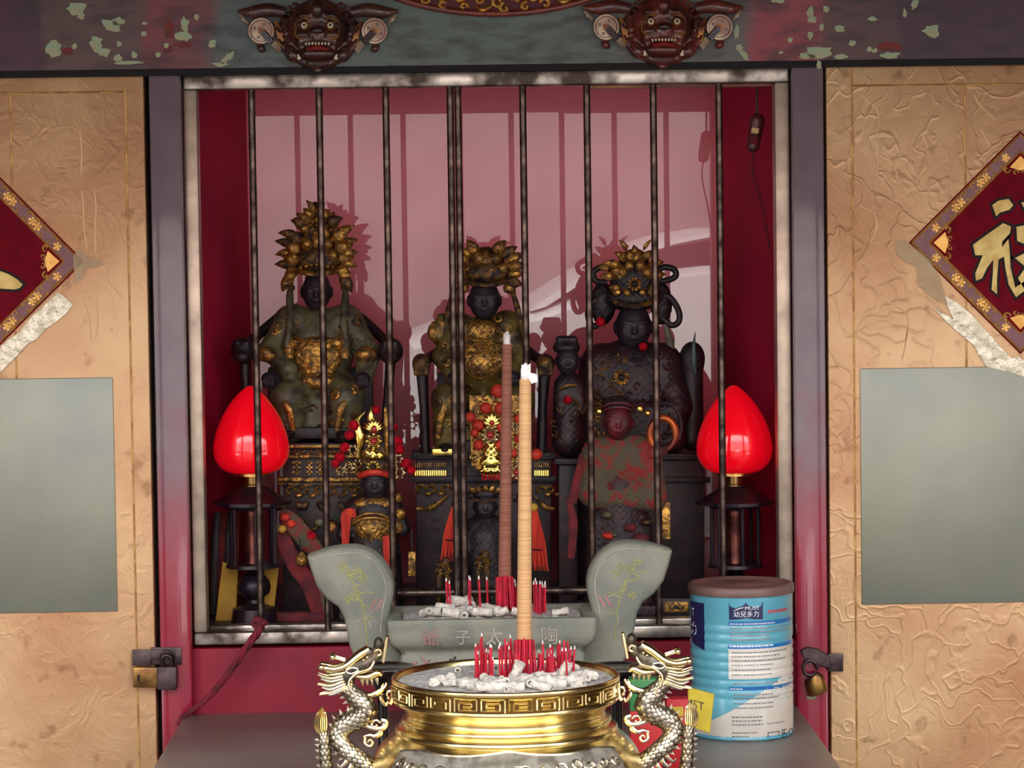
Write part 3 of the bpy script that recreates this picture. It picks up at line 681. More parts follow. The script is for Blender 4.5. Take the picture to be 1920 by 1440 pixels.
def ash_bed(name, outline_r, fr_, cy, amp, label, parent=None, rect=None):
    q = M(); n = 40
    def hgt(x, d):
        return amp * (.5 * math.sin(x * .05 + 1) * math.sin(d * .06) + .3 * math.sin(x * .13 + d * .11) + .25 * math.sin(x * .29 - d * .31 + 2))
    cx = fr_.c[0]; V = []; Fc = []
    for j in range(11):
        for i in range(64):
            th = 2 * math.pi * i / 64; f = j / 10
            if rect:
                c, s_ = math.cos(th), math.sin(th); k = 1 / max(abs(c) , abs(s_)); x, d = rect[0] * c * k * f, rect[1] * s_ * k * f
            else: x, d = outline_r * f * math.cos(th), outline_r * f * math.sin(th)
            V.append((cx + x, cy - hgt(x, d) * (1 - f ** 6) - amp * .8 * (1 - f * f), d))
    for j in range(10):
        for i in range(64): Fc.append((j * 64 + i, j * 64 + (i + 1) % 64, (j + 1) * 64 + (i + 1) % 64, (j + 1) * 64 + i))
    o = q.add(V, Fc).build(name, m_ash, fr_, angle=2.0); tag(o, label, 'ash', kind='stuff'); return o
ash_bed('ash', 202, pf, 1275, 5, 'grey white ash filling the brass pot')

GI = 'curled ash pieces in the brass pot'
def ash_roll(fr_, c, ln, r, az, el, label, group):
    """short hollow roll of burnt incense ash"""
    c = np.array(c, float); t = np.array([math.cos(az) * math.cos(el), -math.sin(el), math.sin(az) * math.cos(el)]); a = np.cross(t, [0, 1, 0.1]); a /= np.linalg.norm(a); b = np.cross(t, a)
    V = []; n = 12; m = 5; rr = random
    for ri, sgn in ((r, 1), (r * .5, -1)):
        for j in range(m):
            s_ = (j / (m - 1) - .5) * ln * sgn; rad = ri * (1 + .10 * math.sin(j * 2.1 + c[0]))
            for k in range(n):
                th = 2 * math.pi * k / n; V.append(c + t * s_ + rad * (1 + rr.uniform(-.07, .07)) * (math.cos(th) * a + math.sin(th) * b))
    Fc = [(j * n + k, j * n + (k + 1) % n, ((j + 1) % (2 * m)) * n + (k + 1) % n, ((j + 1) % (2 * m)) * n + k) for j in range(2 * m) for k in range(n)]
    o = M().add(V, Fc); cw = fr_.T([c])[0]; 
    ob = o.build('ash_roll', m_ashroll, fr_, angle=1.2); return tag(ob, label, 'ash roll', group)
# (x, front-to-back offset d, length, radius)
rolls = [(880,1275,95,34,9,.3),(896,1282,120,40,10,.1),(912,1262,40,26,9,1.2),(928,1278,110,38,9,2.9),(922,1268,60,22,9,1.6),(950,1286,130,62,10,.05),(946,1272,85,28,10,1.5),(968,1276,90,30,9,.9),(985,1268,50,40,9,.5),
         (1000,1262,35,44,9,-.6),(990,1282,105,30,9,1.4),(1010,1276,80,46,10,.2),(1034,1280,90,50,10,.15),(1052,1270,60,40,9,-.3),(1062,1276,75,34,9,2.6),(1030,1266,30,30,8,.4),(1020,1268,45,26,8,1.9),(1090,1272,60,30,8,.8),(1100,1265,20,36,9,.4),
         (866,1272,70,30,8,2.4),(846,1274,80,26,7,.5),(820,1272,60,30,7,2.2),(976,1266,20,28,8,0),(1075,1266,10,26,8,.2),(905,1282,140,30,8,2.8),(1015,1284,140,34,8,.4)]
for x, y, d, ln, r, az in rolls:
    ash_roll(pf, (x, 1268 - random.uniform(0, 3), d), ln, r, az, random.uniform(-.25, .3), 'pale curled roll of incense ash lying in the brass pot', GI)
for x, ln, lb in ((1058, 34, 'upright pale ash roll among the right hand stubs in the brass pot'), (968, 40, 'tilted pale ash roll at the foot of the tall incense stick')):
    ash_roll(pf, (x, 1256, 25), ln, 10, .4, 1.1, lb, 'upright ash rolls in the brass pot')
for k in range(34):
    a = random.uniform(0, 6.28); r_ = 185 * math.sqrt(random.random())
    ash_roll(pf, (PX + 20 + r_ * math.cos(a) * .85, 1270 - random.uniform(0, 3), r_ * math.sin(a)), random.uniform(12, 26), random.uniform(5, 9), random.uniform(0, 3.1), random.uniform(-.4, .5), 'small broken crumb of incense ash in the brass pot', 'small ash crumbs in the brass pot')
def flat_chip(fr_, c, w, label, group):
    q = M(); n = 7; P = [(c[0] + w * random.uniform(.6, 1.1) * math.cos(2 * math.pi * k / n), c[1] + w * .7 * random.uniform(.6, 1.1) * math.sin(2 * math.pi * k / n)) for k in range(n)]
    q.prism(P, c[2] - 1.5, c[2] + 1.5); o = q.build('ash_chip', m_ashroll, fr_, smooth=False); tag(o, label, 'ash chip', group); return o
for c in ((815, 1264, 90), (826, 1260, 70), (1098, 1256, 60), (1110, 1262, 40), (845, 1262, 40), (1082, 1264, 80)):
    flat_chip(pf, c, 13, 'flat white flake of ash in the brass pot', 'flat ash flakes in the brass pot')

def stub(fr_, x, y0, y1, d, lean, label, group, r=2.1, white=True):
    o = M().tube([(x, y0, d), (x + lean, y1, d)], r, 6).build('incense_stub', m_redstick, fr_); tag(o, label, 'incense stub', group)
    if white: M().tube([(x + lean, y1 + .5, d), (x + lean * 1.1, y1 - 6, d)], [r * .9, r * .5], 6).build('ash_tip', m_burnt, fr_, o, loc=(0, 0, 0))
    return o
LB = 'thin red incense stub standing in the ash of the brass pot'; GB = 'red incense stubs in the brass pot'
for k in range(11): stub(pf, 892 + k * 2.1, 1272, 1210 + random.uniform(-6, 14) - (22 if k in (5, 6) else 0), random.uniform(-10, 20), random.uniform(-2, 3), LB, GB, white=k % 3 == 0)
for k in range(4): stub(pf, 918 + k * 1.6, 1272, 1212 + random.uniform(-4, 22), random.uniform(0, 30), random.uniform(-2, 4), LB, GB)
for k in range(9): stub(pf, 938 + k * 3.2, 1272, 1196 + random.uniform(0, 22), random.uniform(-20, 10), random.uniform(-8, 6), LB, GB, white=k % 2 == 0)
for k in range(24): stub(pf, 1008 + k * 3.0, 1272, 1218 + random.uniform(-12, 18), random.uniform(-60, 40), random.uniform(-5, 5), LB, GB, white=k % 2 == 0)

def thick_stick(fr_, base, top, r0, r1, ash, m, label, foot):
    o = empty('thick_incense_stick', fr_.o, label, 'incense stick')
    P = [tuple(np.array(base) + (np.array(top) - np.array(base)) * t) for t in np.linspace(0, 1, 30)]
    M().tube(P, [r0 + (r1 - r0) * t for t in np.linspace(0, 1, 30)], 20).build('shaft', m, fr_, o)
    t = np.array(top, float); q = M()
    q.tube([tuple(t + (0, 1, 0)), tuple(t - (.5, 8, 0)), tuple(t - (0, 18, 0)), tuple(t - (0, ash - 4, 0)), tuple(t - (-2, ash, 0))], [r1 * .8, r1 * .74, r1 * .8, r1 * .5, r1 * .2], 10).build('burnt_tip', m_burnt, fr_, o)
    b = np.array(base, float)
    for k in range(26):
        a = k * 2.399; rr = r0 * 1.25 * math.sqrt((k + .5) / 26); x, d = b[0] + rr * math.cos(a) * 1.2, b[2] + rr * math.sin(a)
        M().tube([(x + random.uniform(-3, 3), b[1] + foot, d), (b[0] + (x - b[0]) * .9, b[1] - 4 + abs(x - b[0]) * .35, d)], 2.0, 6).build('foot_stick', m_redstick, fr_, o)
    return o
ts = thick_stick(pf, (984, 1198, 0), (993, 712, -18), 14.2, 11.2, 30, m_incense, 'tall thick tan incense stick standing in the brass pot', 76)
M().prism([(986, 684), (994, 688), (1003, 682), (1003, 700), (1014, 702), (1016, 716), (1004, 720), (998, 708), (986, 706)], -14, -8).build('loose_flake', m_burnt, pf, ts, smooth=False)

# ------------------------------------------------------------------ stone burner behind the pot
m_stone = mat('grey_green_stone', (142, 142, 126), (118, 122, 112), rough=.75, scale=18, bump=.5, bscale=120, spec=.25)
m_inc = mat('yellow_green_paint_line', (170, 166, 96), (140, 146, 100), rough=.8, scale=40)
m_incise = mat('pale_incised_line', (178, 170, 156), (150, 140, 130), rough=.9, scale=60)
m_incred = mat('reddish_incised_line', (170, 128, 124), (150, 110, 108), rough=.9, scale=60)
YB = -.25; bf = FrU(922, 1152, YB); bt = 1152 + (bf.o.z - ZT) / bf.s
bur = empty('stone_burner', bf.o, 'grey stone incense burner with two upswept ears and carved characters', 'incense burner')
HD = 105
def rrect(y, hw, hd, r, n=5):
    out = []
    for cx, cd, a0 in ((hw - r, hd - r, 0), (-hw + r, hd - r, 1), (-hw + r, -hd + r, 2), (hw - r, -hd + r, 3)):
        for k in range(n): a = (a0 + k / (n - 1)) * math.pi / 2; out.append((922 + cx + r * math.cos(a), y, cd + r * math.sin(a)))
    return out
lev = [(1168, 150, HD - 30, 8), (1160, 168, HD - 22, 8), (1150, 172, HD - 18, 8), (1146, 180, HD - 10, 8), (1147, 192, HD, 10), (1152, 194, HD + 2, 10), (1160, 193, HD + 1, 10), (1176, 192, HD, 10), (1190, 188, HD - 3, 10), (1199, 180, HD - 10, 10), (1205, 172, HD - 20, 10),
       (1214, 168, HD - 24, 10), (1218, 170, HD - 22, 10), (1262, 172, HD - 20, 12), (1320, 165, HD - 28, 14), (1350, 140, HD - 40, 14), (1362, 150, HD - 34, 12), (bt, 156, HD - 30, 12)]
V = []; Fc = []; n = 20
for l_ in lev: V += rrect(*l_)
for j in range(len(lev) - 1):
    for i in range(n): Fc.append((j * n + i, j * n + (i + 1) % n, (j + 1) * n + (i + 1) % n, (j + 1) * n + i))
Fc += [tuple(range(n)), tuple((len(lev) - 1) * n + i for i in range(n))]
M().add(V, Fc).build('body', m_stone, bf, bur, angle=.9)
earL = [(580, 1035), (600, 1028), (621, 1022), (646, 1018), (670, 1018), (690, 1023), (704, 1031), (717, 1042), (727, 1056), (735, 1072), (739, 1090), (739, 1108), (736, 1124), (731, 1144), (729, 1171), (733, 1196), (745, 1212), (765, 1232), (765, 1262),
        (690, 1262), (668, 1232), (656, 1202), (652, 1177), (647, 1150), (636, 1129), (615, 1114), (597, 1090), (587, 1060)]
for mir in (0, 1):
    mx = (lambda x: 1840 - x) if mir else (lambda x: x)
    e = M(); e.prism([(mx(a), b) for a, b in earL], -34, 34, 6); eo = e.build('ear', m_stone, bf, bur, angle=.9)
    # carved spray of flowers and border line
    rim = [(590, 1040), (640, 1030), (676, 1030), (704, 1046), (722, 1076), (725, 1104), (718, 1140), (714, 1180)]
    M().tube(catmull([(mx(a), b, 34) for a, b in rim]), 1.2, 5).build('carved_border', m_incise, bf, eo)
    rr = random.Random(11 + mir)
    M().tube(catmull([(mx(a), b, 34) for a, b in ((690, 1200), (686, 1160), (680, 1125), (668, 1090), (650, 1060))]), 1.3, 5).build('carved_stem', m_inc, bf, eo)
    for k in range(16):
        x0, y0 = rr.choice(((668, 1090), (680, 1120), (655, 1068), (686, 1150), (672, 1105))); a = rr.uniform(0, 6.28); l_ = rr.uniform(14, 34)
        x1, y1 = x0 + l_ * math.cos(a), y0 + l_ * .8 * math.sin(a)
        if not (600 < x1 < 722 and 1032 < y1 < 1190) or (x1 < 655 and y1 > 1105): continue
        M().tube(catmull([(mx(x0), y0, 34), (mx((x0 + x1) / 2 + rr.uniform(-6, 6)), (y0 + y1) / 2 + rr.uniform(-6, 6), 34), (mx(x1), y1, 34)]), 1.1, 5).build('carved_leaf', m_inc if k % 3 else m_incise, bf, eo)
    for x0, y0 in ((660, 1066), (646, 1054), (684, 1075), (656, 1115), (676, 1062)):
        q = M()
        for p in range(6):
            a = p * math.pi / 3 + rr.uniform(0, .5); q.tube([(mx(x0) + 2 * math.cos(a), y0 + 2 * math.sin(a), 34), (mx(x0) + 9 * math.cos(a), y0 + 8 * math.sin(a), 34)], [1.2, 1.8], 5)
        q.build('carved_flower', m_inc, bf, eo)
    for dx in (0, 12):
        M().prism([(mx(692 + dx), 1136), (mx(704 + dx), 1116), (mx(710 + dx), 1114), (mx(698 + dx), 1136)], 33, 34.6).build('carved_mark', m_incred, bf, eo, smooth=False)
for ch, x, mt in (('爺', 809, m_incred), ('子', 868, m_incise), ('太', 925, m_incise), ('陶', 1027, m_incise)):
    v, f = text_poly(ch, 34 if ch != '子' else 30)
    M().add([(x + a, 1180 - b + 1, HD + 1.2) for a, b, _ in v], f).build('carved_character', mt, bf, bur, smooth=False)
for k, (x, y) in enumerate([(775, 1232), (800, 1228), (826, 1236), (850, 1228), (872, 1236), (895, 1230), (940, 1234), (985, 1230), (1030, 1232), (1062, 1230)]):
    rr = random.Random(k); P = [(x + rr.uniform(-12, 12), y + rr.uniform(-12, 12), HD - 20.5) for _ in range(5)]
    M().tube(catmull(P), 1.6, 5).build('carved_scroll', m_incred if k < 3 else m_silverd, bf, bur)
ash_bed('ash', 0, bf, 1154, 7, 'grey ash heaped in the stone burner', rect=(166, 84))
LS = 'thin red incense stub in the stone burner'; GS = 'red incense stubs in the stone burner'
for x, y0, y1, d in [(840, 1128, 1088, 0), (845, 1130, 1092, 5), (879, 1124, 1084, 0), (882, 1125, 1086, 6), (901, 1138, 1080, 40), (915, 1126, 1088, -10)] + [(936 + k * 2.3, 1132, 1090 + (k * 7) % 11, -10 + (k * 5) % 30) for k in range(16)] + [(1002 + k * 2.2, 1138, 1092 + (k * 5) % 12, -10 + (k * 7) % 40) for k in range(10)]:
    stub(bf, x, y0 + 12, y1, d, random.uniform(-3, 3), LS, GS, r=2.2)
thick_stick(bf, (947, 1078, 20), (958, 646, 0), 12.0, 9.2, 24, m_incense2, 'thick brown incense stick standing in the stone burner', 60)
for x, d, ln, r, az in [(815, 40, 30, 8, .3), (835, 10, 36, 9, .1), (850, 50, 40, 9, 0), (870, 20, 38, 9, .4), (866, 55, 26, 8, 1.2), (890, 45, 30, 8, .8), (880, -10, 30, 10, 1.4), (905, 60, 36, 8, .1), (925, 55, 30, 8, .6), (900, 20, 26, 8, 2), (940, 60, 24, 7, .2), (800, 55, 24, 7, 1), (860, -15, 44, 11, .2), (920, 25, 30, 8, 1), (1050, 50, 30, 6, .3), (975, 62, 30, 7, .4)]:
    ash_roll(bf, (x, 1140 - (8 if d < 0 else 0) + random.uniform(-3, 3), d), ln, r, az, random.uniform(-.3, .4), 'pale chunk of burnt ash heaped in the stone burner', 'ash chunks in the stone burner')

# ------------------------------------------------------------------ stemmed dishes behind the pot
m_lac = mat('black_lacquer', (22, 14, 16), rough=.25, coat=.5); m_lacr = mat('red_lacquer_inside', (140, 16, 44), rough=.3, coat=.3)
for cx, lb in ((716, 'left'), (1156, 'right')):
    df = FrU(cx, 1250, -.44); tb = 1250 + (df.o.z - ZT) / df.s
    do = empty('stemmed_dish', df.o, 'black lacquered stemmed dish with red inside, behind the %s dragon handle' % lb, 'dish', 'pair of stemmed lacquer dishes')
    M().lathe((cx, 0, 0), [(52, 1252), (56, 1249), (62, 1249), (63, 1252), (58, 1262), (40, 1276), (16, 1284), (11, 1300), (10, tb - 60), (18, tb - 20), (36, tb - 6), (38, tb), (0, tb)], 40, axis=1).build('dish_body', m_lac, df, do, angle=1.0)
    M().lathe((cx, 0, 0), [(0, 1266), (30, 1264), (50, 1254), (55, 1250.5), (52, 1253), (30, 1267), (0, 1269)], 40, axis=1).build('red_inside', m_lacr, df, do)

# ------------------------------------------------------------------ milk powder tin
YT = -.2; cf = FrU(1392, 1395, YT); tin_b = 1395 + (cf.o.z - ZT) / cf.s; tin_t = tin_b - 278
m_cyan = mat('tin_cyan', (98, 172, 190), (86, 160, 180), rough=.28, scale=10, coat=.4); m_white = mat('tin_white', (222, 216, 204), (206, 198, 184), rough=.35, scale=9, coat=.3)
m_navy = mat('tin_navy', (26, 32, 78), rough=.35); m_navy2 = mat('tin_blue_bar', (40, 112, 176), rough=.35); m_tred = mat('print_red', (190, 72, 84), rough=.5)
m_tgrey = mat('print_grey', (120, 124, 126), (150, 150, 150), rough=.6, scale=90); m_tdark = mat('print_dark', (40, 40, 44), rough=.6); m_twhite = mat('print_white', (228, 230, 232), rough=.5)
m_lid = mat('brown_plastic_lid', (120, 92, 84), (100, 76, 70), rough=.45, scale=20); m_tin = mat('tin_metal', (170, 165, 160), rough=.3, metal=1)
tin = empty('milk_powder_tin', (cf.o.x, cf.o.y, ZT), 'tall blue and white milk powder tin with brown lid', 'tin'); toff = cf.o - tin.location
RT = 95.5
def tb_(q, name, m, parent=tin, **k): o = q.build(name, m, cf, parent, loc=toff if parent is tin else (0, 0, 0), **k); return o
rib = [(0, tin_b), (RT - 1, tin_b), (RT + 1, tin_b - 2), (RT + 1, tin_b - 5), (RT - .5, tin_b - 7)]
y_ = tin_b - 60
body_prof = rib + [(RT, tin_b - 40)]
for k in range(9):
    yy = tin_b - 78 - k * 17; body_prof += [(RT, yy + 4), (RT - 1.3, yy + 1.5), (RT - 1.3, yy - 1.5), (RT, yy - 4)]
body_prof += [(RT, tin_t + 12), (RT + 1, tin_t + 6), (RT + 1, tin_t), (0, tin_t)]
def r_t(y):
    P = sorted((p[1], p[0]) for p in body_prof[1:-1]); return float(np.interp(y, [p[0] for p in P], [p[1] for p in P]))
tbody = tb_(M().lathe((1392, 0, 0), body_prof, 72, axis=1), 'tin_body', m_cyan, angle=.9)
tb_(M().lathe((1392, 0, 0), [(RT - 2, tin_t + 12), (RT + 3.2, tin_t + 12), (RT + 4, tin_t + 9), (RT + 3.6, tin_t - 2), (RT + .5, tin_t - 5), (RT - 6, tin_t - 5), (RT - 9, tin_t - 2), (60, tin_t - 2), (12, tin_t - 2), (10, tin_t - 4), (0, tin_t - 4)], 64, axis=1), 'lid', m_lid, angle=.9)
def cyl(x, y, off):   # x: photo pixel column, y: height row on the tin's visible surface
    th = math.asin(max(-.999, min(.999, (x - 1392) / RT))); r = r_t(y) + off; return (1392 + r * math.sin(th), y, r * math.cos(th))
def arc(s, y, off):   # s: arc length from the front
    th = s / RT; r = r_t(y) + off; return (1392 + r * math.sin(th), y, r * math.cos(th))
def patch(name, x0, x1, ylo, yhi, m, off=.25, nu=26, nv=26, parent=None):
    """print area: photo columns x0..x1, ylo/yhi give the rows per column"""
    q = M(); fl = ylo if callable(ylo) else (lambda x: ylo); fh = yhi if callable(yhi) else (lambda x: yhi)
    def fn(u, v):
        x = x0 + (x1 - x0) * u; return cyl(x, fl(x) + (fh(x) - fl(x)) * v, off)
    q.grid(fn, nu, nv); return q.build(name, m, cf, parent or tbody, loc=(0, 0, 0), fix=False)
dv = 15.0   # photo row of front surface -> row on the axis frame (the tin is seen slightly from above)
def yy(row): return row - 15
# white lower part with slanting border
bord = lambda x: yy(min(1392, max(1262, 1345 - (x - 1340) * (1345 - 1262) / (1480 - 1340))))
patch('white_label_area', 1300, 1487, lambda x: bord(x), tin_b - 8, m_white, .2, 40, 30)
patch('info_box', 1359, 1486, yy(1217), yy(1273), m_white, .35, 20, 22)
patch('blue_bar', 1359, 1486, yy(1210), yy(1217), m_navy2, .4, 20, 3); patch('blue_bar', 1360, 1486, yy(1174), yy(1166), m_navy2, .4, 20, 3); patch('blue_bar', 1360, 1486, yy(1294), yy(1287), m_navy2, .4, 20, 3)
# logo shields
def shield(cx, w, ytop, ybot):
    def top(x):
        u = abs(x - cx) / w; return ytop + (4 + 7 * (1 - abs(u - .62) / .62) if u < .95 else 0) * (1 if u > .12 else u / .12) 
    def bot(x): u = abs(x - cx) / w; return ybot - 3 * (1 - u) ** 2
    return top, bot
t_, b_ = shield(1391.5, 31, yy(1131), yy(1163)); patch('logo_shield', 1361, 1423, t_, b_, m_navy, .5, 40, 8)
patch('logo_shield', 1297.2, 1318, yy(1136), lambda x: yy(1224 - (1318 - x) * .5), m_navy, .5, 12, 20)
def print_text(txt, x, row, size, m, sx=1.0):
    v, f = text_poly(txt, size); s0 = RT * math.asin((x - 1392) / RT)
    M().add([arc(s0 + a * sx, yy(row) - b, .8) for a, b, _ in v], f).build('lettering', m, cf, tbody, loc=(0, 0, 0), smooth=False)
print_text('MUST', 1403, 1142, 9.5, m_twhite, 1.15); print_text('幼兒多力', 1392.5, 1153.5, 12, m_twhite, 1.0)
print_text('T', 1300.5, 1157, 22, m_twhite); print_text('力', 1301, 1188, 26, m_twhite)
M().tube([arc(a - 24, yy(1146) - 6 * math.sin((a - 2) / 22 * 1.5), .8) for a in np.linspace(0, 20, 8)], [.2, 1, 1.2, 1, .4], 4).build('logo_swoosh', m_twhite, cf, tbody, loc=(0, 0, 0))
rr = random.Random(2)
def fine_line(x0, x1, row, m, h=1.7, name='print_line'):
    q = M(); x = x0
    while x < x1:
        w = rr.uniform(2.5, 6); 
        if x + w > x1: break
        P = [cyl(x, yy(row) - h, .75), cyl(x + w, yy(row) - h, .75), cyl(x + w, yy(row) + h, .75), cyl(x, yy(row) + h, .75)]; q.add(P, [(0, 1, 2, 3)]); x += w + rr.uniform(.8, 1.8)
    if q.v: q.build(name, m, cf, tbody, loc=(0, 0, 0), fix=False, smooth=False)
fine_line(1432, 1472, 1150, m_tred, 2.6); 
for row in (1179, 1186, 1193, 1200): fine_line(1362, 1474 if row < 1193 else 1440, row, m_tgrey, 1.3)
fine_line(1362, 1446, 1171, m_twhite, 1.3); fine_line(1362, 1444, 1212, m_twhite, 1.3); fine_line(1362, 1388, 1291, m_twhite, 1.3)
for row in (1224, 1231, 1239, 1247, 1256, 1265): fine_line(1365, 1470 - (row % 3) * 14, row, m_tgrey, 1.2)
for row in (1281, 1302, 1309, 1318, 1326): fine_line(1368, 1466 - (row % 4) * 12, row, m_tgrey, 1.3)
for row in (1343, 1350, 1357): fine_line(1364, 1422, row, m_tgrey, 1.4)
fine_line(1428, 1464, 1357, m_tgrey, 1.2)
for row in (1372, 1379, 1386): fine_line(1364, 1424 - (row % 5) * 6, row, m_tgrey, 1.3)
def boxline(x0, x1, r0, r1):
    for a, b, c, d in ((x0, x1, r0, r0 + 1.4), (x0, x1, r1 - 1.4, r1), (x0, x0 + 1.4, r0, r1), (x1 - 1.4, x1, r0, r1)): patch('printed_frame', a, b, yy(c), yy(d), m_tdark, .8, 6, 2)
boxline(1430, 1453, 1373, 1388)
for a, b, c, d in ((1458, 1468, 1372, 1373.5), (1458, 1468, 1379, 1380.5), (1458, 1468, 1386, 1387.5), (1458, 1459.4, 1372, 1379), (1466.6, 1468, 1379, 1387), (1462.3, 1463.7, 1372, 1387), (1458, 1459.4, 1381, 1387)): patch('printed_mark', a, b, yy(c), yy(d), m_tdark, .8, 4, 2)
M().tube([cyl(1478 + 5 * math.cos(a), yy(1380) + 5 * math.sin(a), .6) for a in np.linspace(0, 6.28, 16)], .8, 4).build('printed_ring', m_tdark, cf, tbody, loc=(0, 0, 0))

# small packets between dragon and tin
m_yel = mat('yellow_card', (214, 192, 52), (196, 172, 44), rough=.5, scale=30); m_green = mat('green_card', (52, 128, 66), rough=.5); m_pred = mat('red_card', (190, 30, 36), rough=.5)
yfr = Fr(1320, 1330, -.315)
yk = M().prism([(1290, 1288), (1339, 1302), (1331, 1374), (1290, 1362)], -8, 4, 1).build('yellow_packet', m_yel, yfr, smooth=False); tag(yk, 'yellow printed packet leaning against the blue tin', 'packet')
v, f = text_poly('MUST', 22)
M().add([(1294 + a * .95, 1318 - b + a * .28, 4.4) for a, b, _ in v], f).build('lettering', m_tdark, yfr, yk, loc=(0, 0, 0), smooth=False)
gfr = FrU(1216, 1300, -.5); gt = 1300 + (gfr.o.z - ZT) / gfr.s
gp = empty('incense_packet', gfr.o, 'green and red cardboard incense packet behind the right dragon handle', 'packet')
M().bbox((1180, 1270, -20), (1240, 1330, 20), 2).build('green_part', m_green, gfr, gp); M().bbox((1180, 1330, -20), (1240, gt, 20), 2).build('red_part', m_pred, gfr, gp)
rfr = FrU(1270, 1330, -.44); rt = 1330 + (rfr.o.z - ZT) / rfr.s
rp = empty('small_red_box', rfr.o, 'small red box with yellow mark beside the tin', 'box')
M().bbox((1248, 1308, -18), (1290, rt, 18), 2).build('carton', m_pred, rfr, rp); M().box((1258, 1322, 18), (1280, 1340, 18.6)).build('yellow_mark', m_yel, rfr, rp)
# ------------------------------------------------------------------ diamond signs on the doors
m_sign = mat('crimson_flock', (120, 10, 30), (104, 8, 26), rough=.85, scale=60, spec=.15)
m_band = mat('mauve_border', (138, 88, 92), (120, 74, 80), rough=.4, scale=30)
m_goldp = mat('gold_print', (226, 178, 96), (206, 156, 78), rough=.35, metal=.55, scale=80)
m_goldc = mat('gold_calligraphy', (212, 190, 118), (190, 162, 92), rough=.45, metal=.4, scale=60)
m_ink = mat('black_outline', (24, 8, 14), rough=.8)
m_foil = mat('crumpled_foil_tape', (238, 232, 208), (206, 198, 170), rough=.3, metal=.45, scale=70, bump=1, bscale=90, bdist=.004)
m_tape = mat('yellowed_tape', (214, 194, 150), (200, 176, 130), rough=.15, scale=60, bump=.8, bscale=80)
m_tape.node_tree.nodes['Principled BSDF'].inputs['Alpha'].default_value = .38
def spiral(q, x, y, R, a0, sg, d, r=1.1, turns=5.5, squash=1.0):
    q.tube([(x + R * (1 - s_ * .85) * math.cos(a0 + sg * s_ * turns), y + R * (1 - s_ * .85) * math.sin(a0 + sg * s_ * turns) * squash, d) for s_ in np.linspace(0, 1, 14)], r, 5)
def sign(cx, cy, hd, strokes, label, name='diamond_sign'):
    fr = Fr(cx, cy, YD - .0005); o = M().prism([(cx - hd, cy), (cx, cy - hd), (cx + hd, cy), (cx, cy + hd)], 0, 2.0).build(name, m_sign, fr, smooth=False); tag(o, label, 'sign')
    Z0 = (0, 0, 0)
    def dm(h): return [(cx - h, cy), (cx, cy - h), (cx + h, cy), (cx, cy + h)]
    h1, h2 = hd - 4, hd - 40
    q = M(); A, B = dm(h1), dm(h2)
    q.add([(x, y, 2.0) for x, y in A] + [(x, y, 2.0) for x, y in B] + [(x, y, 3.0) for x, y in A] + [(x, y, 3.0) for x, y in B],
          [(4 + i, 4 + (i + 1) % 4, (i + 1) % 4, i) for i in range(4)] + [(8 + i, 8 + (i + 1) % 4, 12 + (i + 1) % 4, 12 + i) for i in range(4)] + [(i, (i + 1) % 4, 8 + (i + 1) % 4, 8 + i) for i in range(4)] + [(4 + i, 4 + (i + 1) % 4, 12 + (i + 1) % 4, 12 + i) for i in range(4)])
    bd = q.build('border_band', m_band, fr, o, loc=Z0, smooth=False)
    for h in (h1 - 2, h2 + 2):
        P = dm(h); M().tube([(x, y, 3.2) for x, y in P + [P[0], P[1]]][:5], 2.3, 4).build('gold_edge', m_goldp, fr, bd, loc=Z0)
    hm = (h1 + h2) / 2
    for e in range(4):
        P = dm(hm); a, b = np.array(P[e]), np.array(P[(e + 1) % 4]); u = (b - a) / np.linalg.norm(b - a); nrm = np.array([-u[1], u[0]]); L_ = np.linalg.norm(b - a)
        for k in range(3):
            c = a + u * L_ * (.25 + .25 * k); q = M()
            for s_ in np.linspace(-1, 1, 2):
                for t_ in (-1, 1):
                    p = c + u * 12 * s_ + nrm * 6 * t_; spiral(q, p[0], p[1], 6.5, math.atan2(u[1], u[0]) + (0 if s_ > 0 else math.pi), t_ * (1 if s_ > 0 else -1), 3.6, 1.5)
                p = c + u * 26 * s_
                for j in range(5):
                    an = j * 2 * math.pi / 5; q.tube([(p[0], p[1], 3.4), (p[0] + 8 * math.cos(an), p[1] + 8 * math.sin(an), 3.4)], [1.5, 3.6], 6, sq=(.4, 1))
            q.build('gold_scroll', m_goldp, fr, bd, loc=Z0)
        for k in (.375, .625):
            c = a + u * L_ * k; q = M()
            q.tube([(c[0] + 9 * math.cos(t), c[1] + 9 * math.sin(t), 3.4) for t in np.linspace(0, 6.283, 20)], 1.2, 5)
            P4 = [c + u * 4.5, c + nrm * 4.5, c - u * 4.5, c - nrm * 4.5, c + u * 4.5]; q.tube([(p[0], p[1], 3.4) for p in P4], 1.2, 4); q.build('coin_motif', m_goldp, fr, bd, loc=Z0)
        # corner ornament inside the border
        cc = np.array(dm(h2 - 2)[e]); inw = np.array([cx, cy], float) - cc; inw /= np.linalg.norm(inw); sd = np.array([-inw[1], inw[0]])
        q = M(); tri = [tuple(cc + inw * 4), tuple(cc + inw * 26 + sd * 20), tuple(cc + inw * 32), tuple(cc + inw * 26 - sd * 20)]; q.prism(tri, 2, 2.8)
        for t_ in (-1, 1):
            p = cc + inw * 30 + sd * t_ * 26; spiral(q, p[0], p[1], 7, math.atan2(-sd[1] * t_, -sd[0] * t_), t_, 3.0, 1.9)
            p = cc + inw * 36 + sd * t_ * 9; spiral(q, p[0], p[1], 6, math.atan2(-sd[1] * t_, -sd[0] * t_), -t_, 3.0, 1.7)
        q.build('corner_ornament', m_goldp, fr, o, loc=Z0)
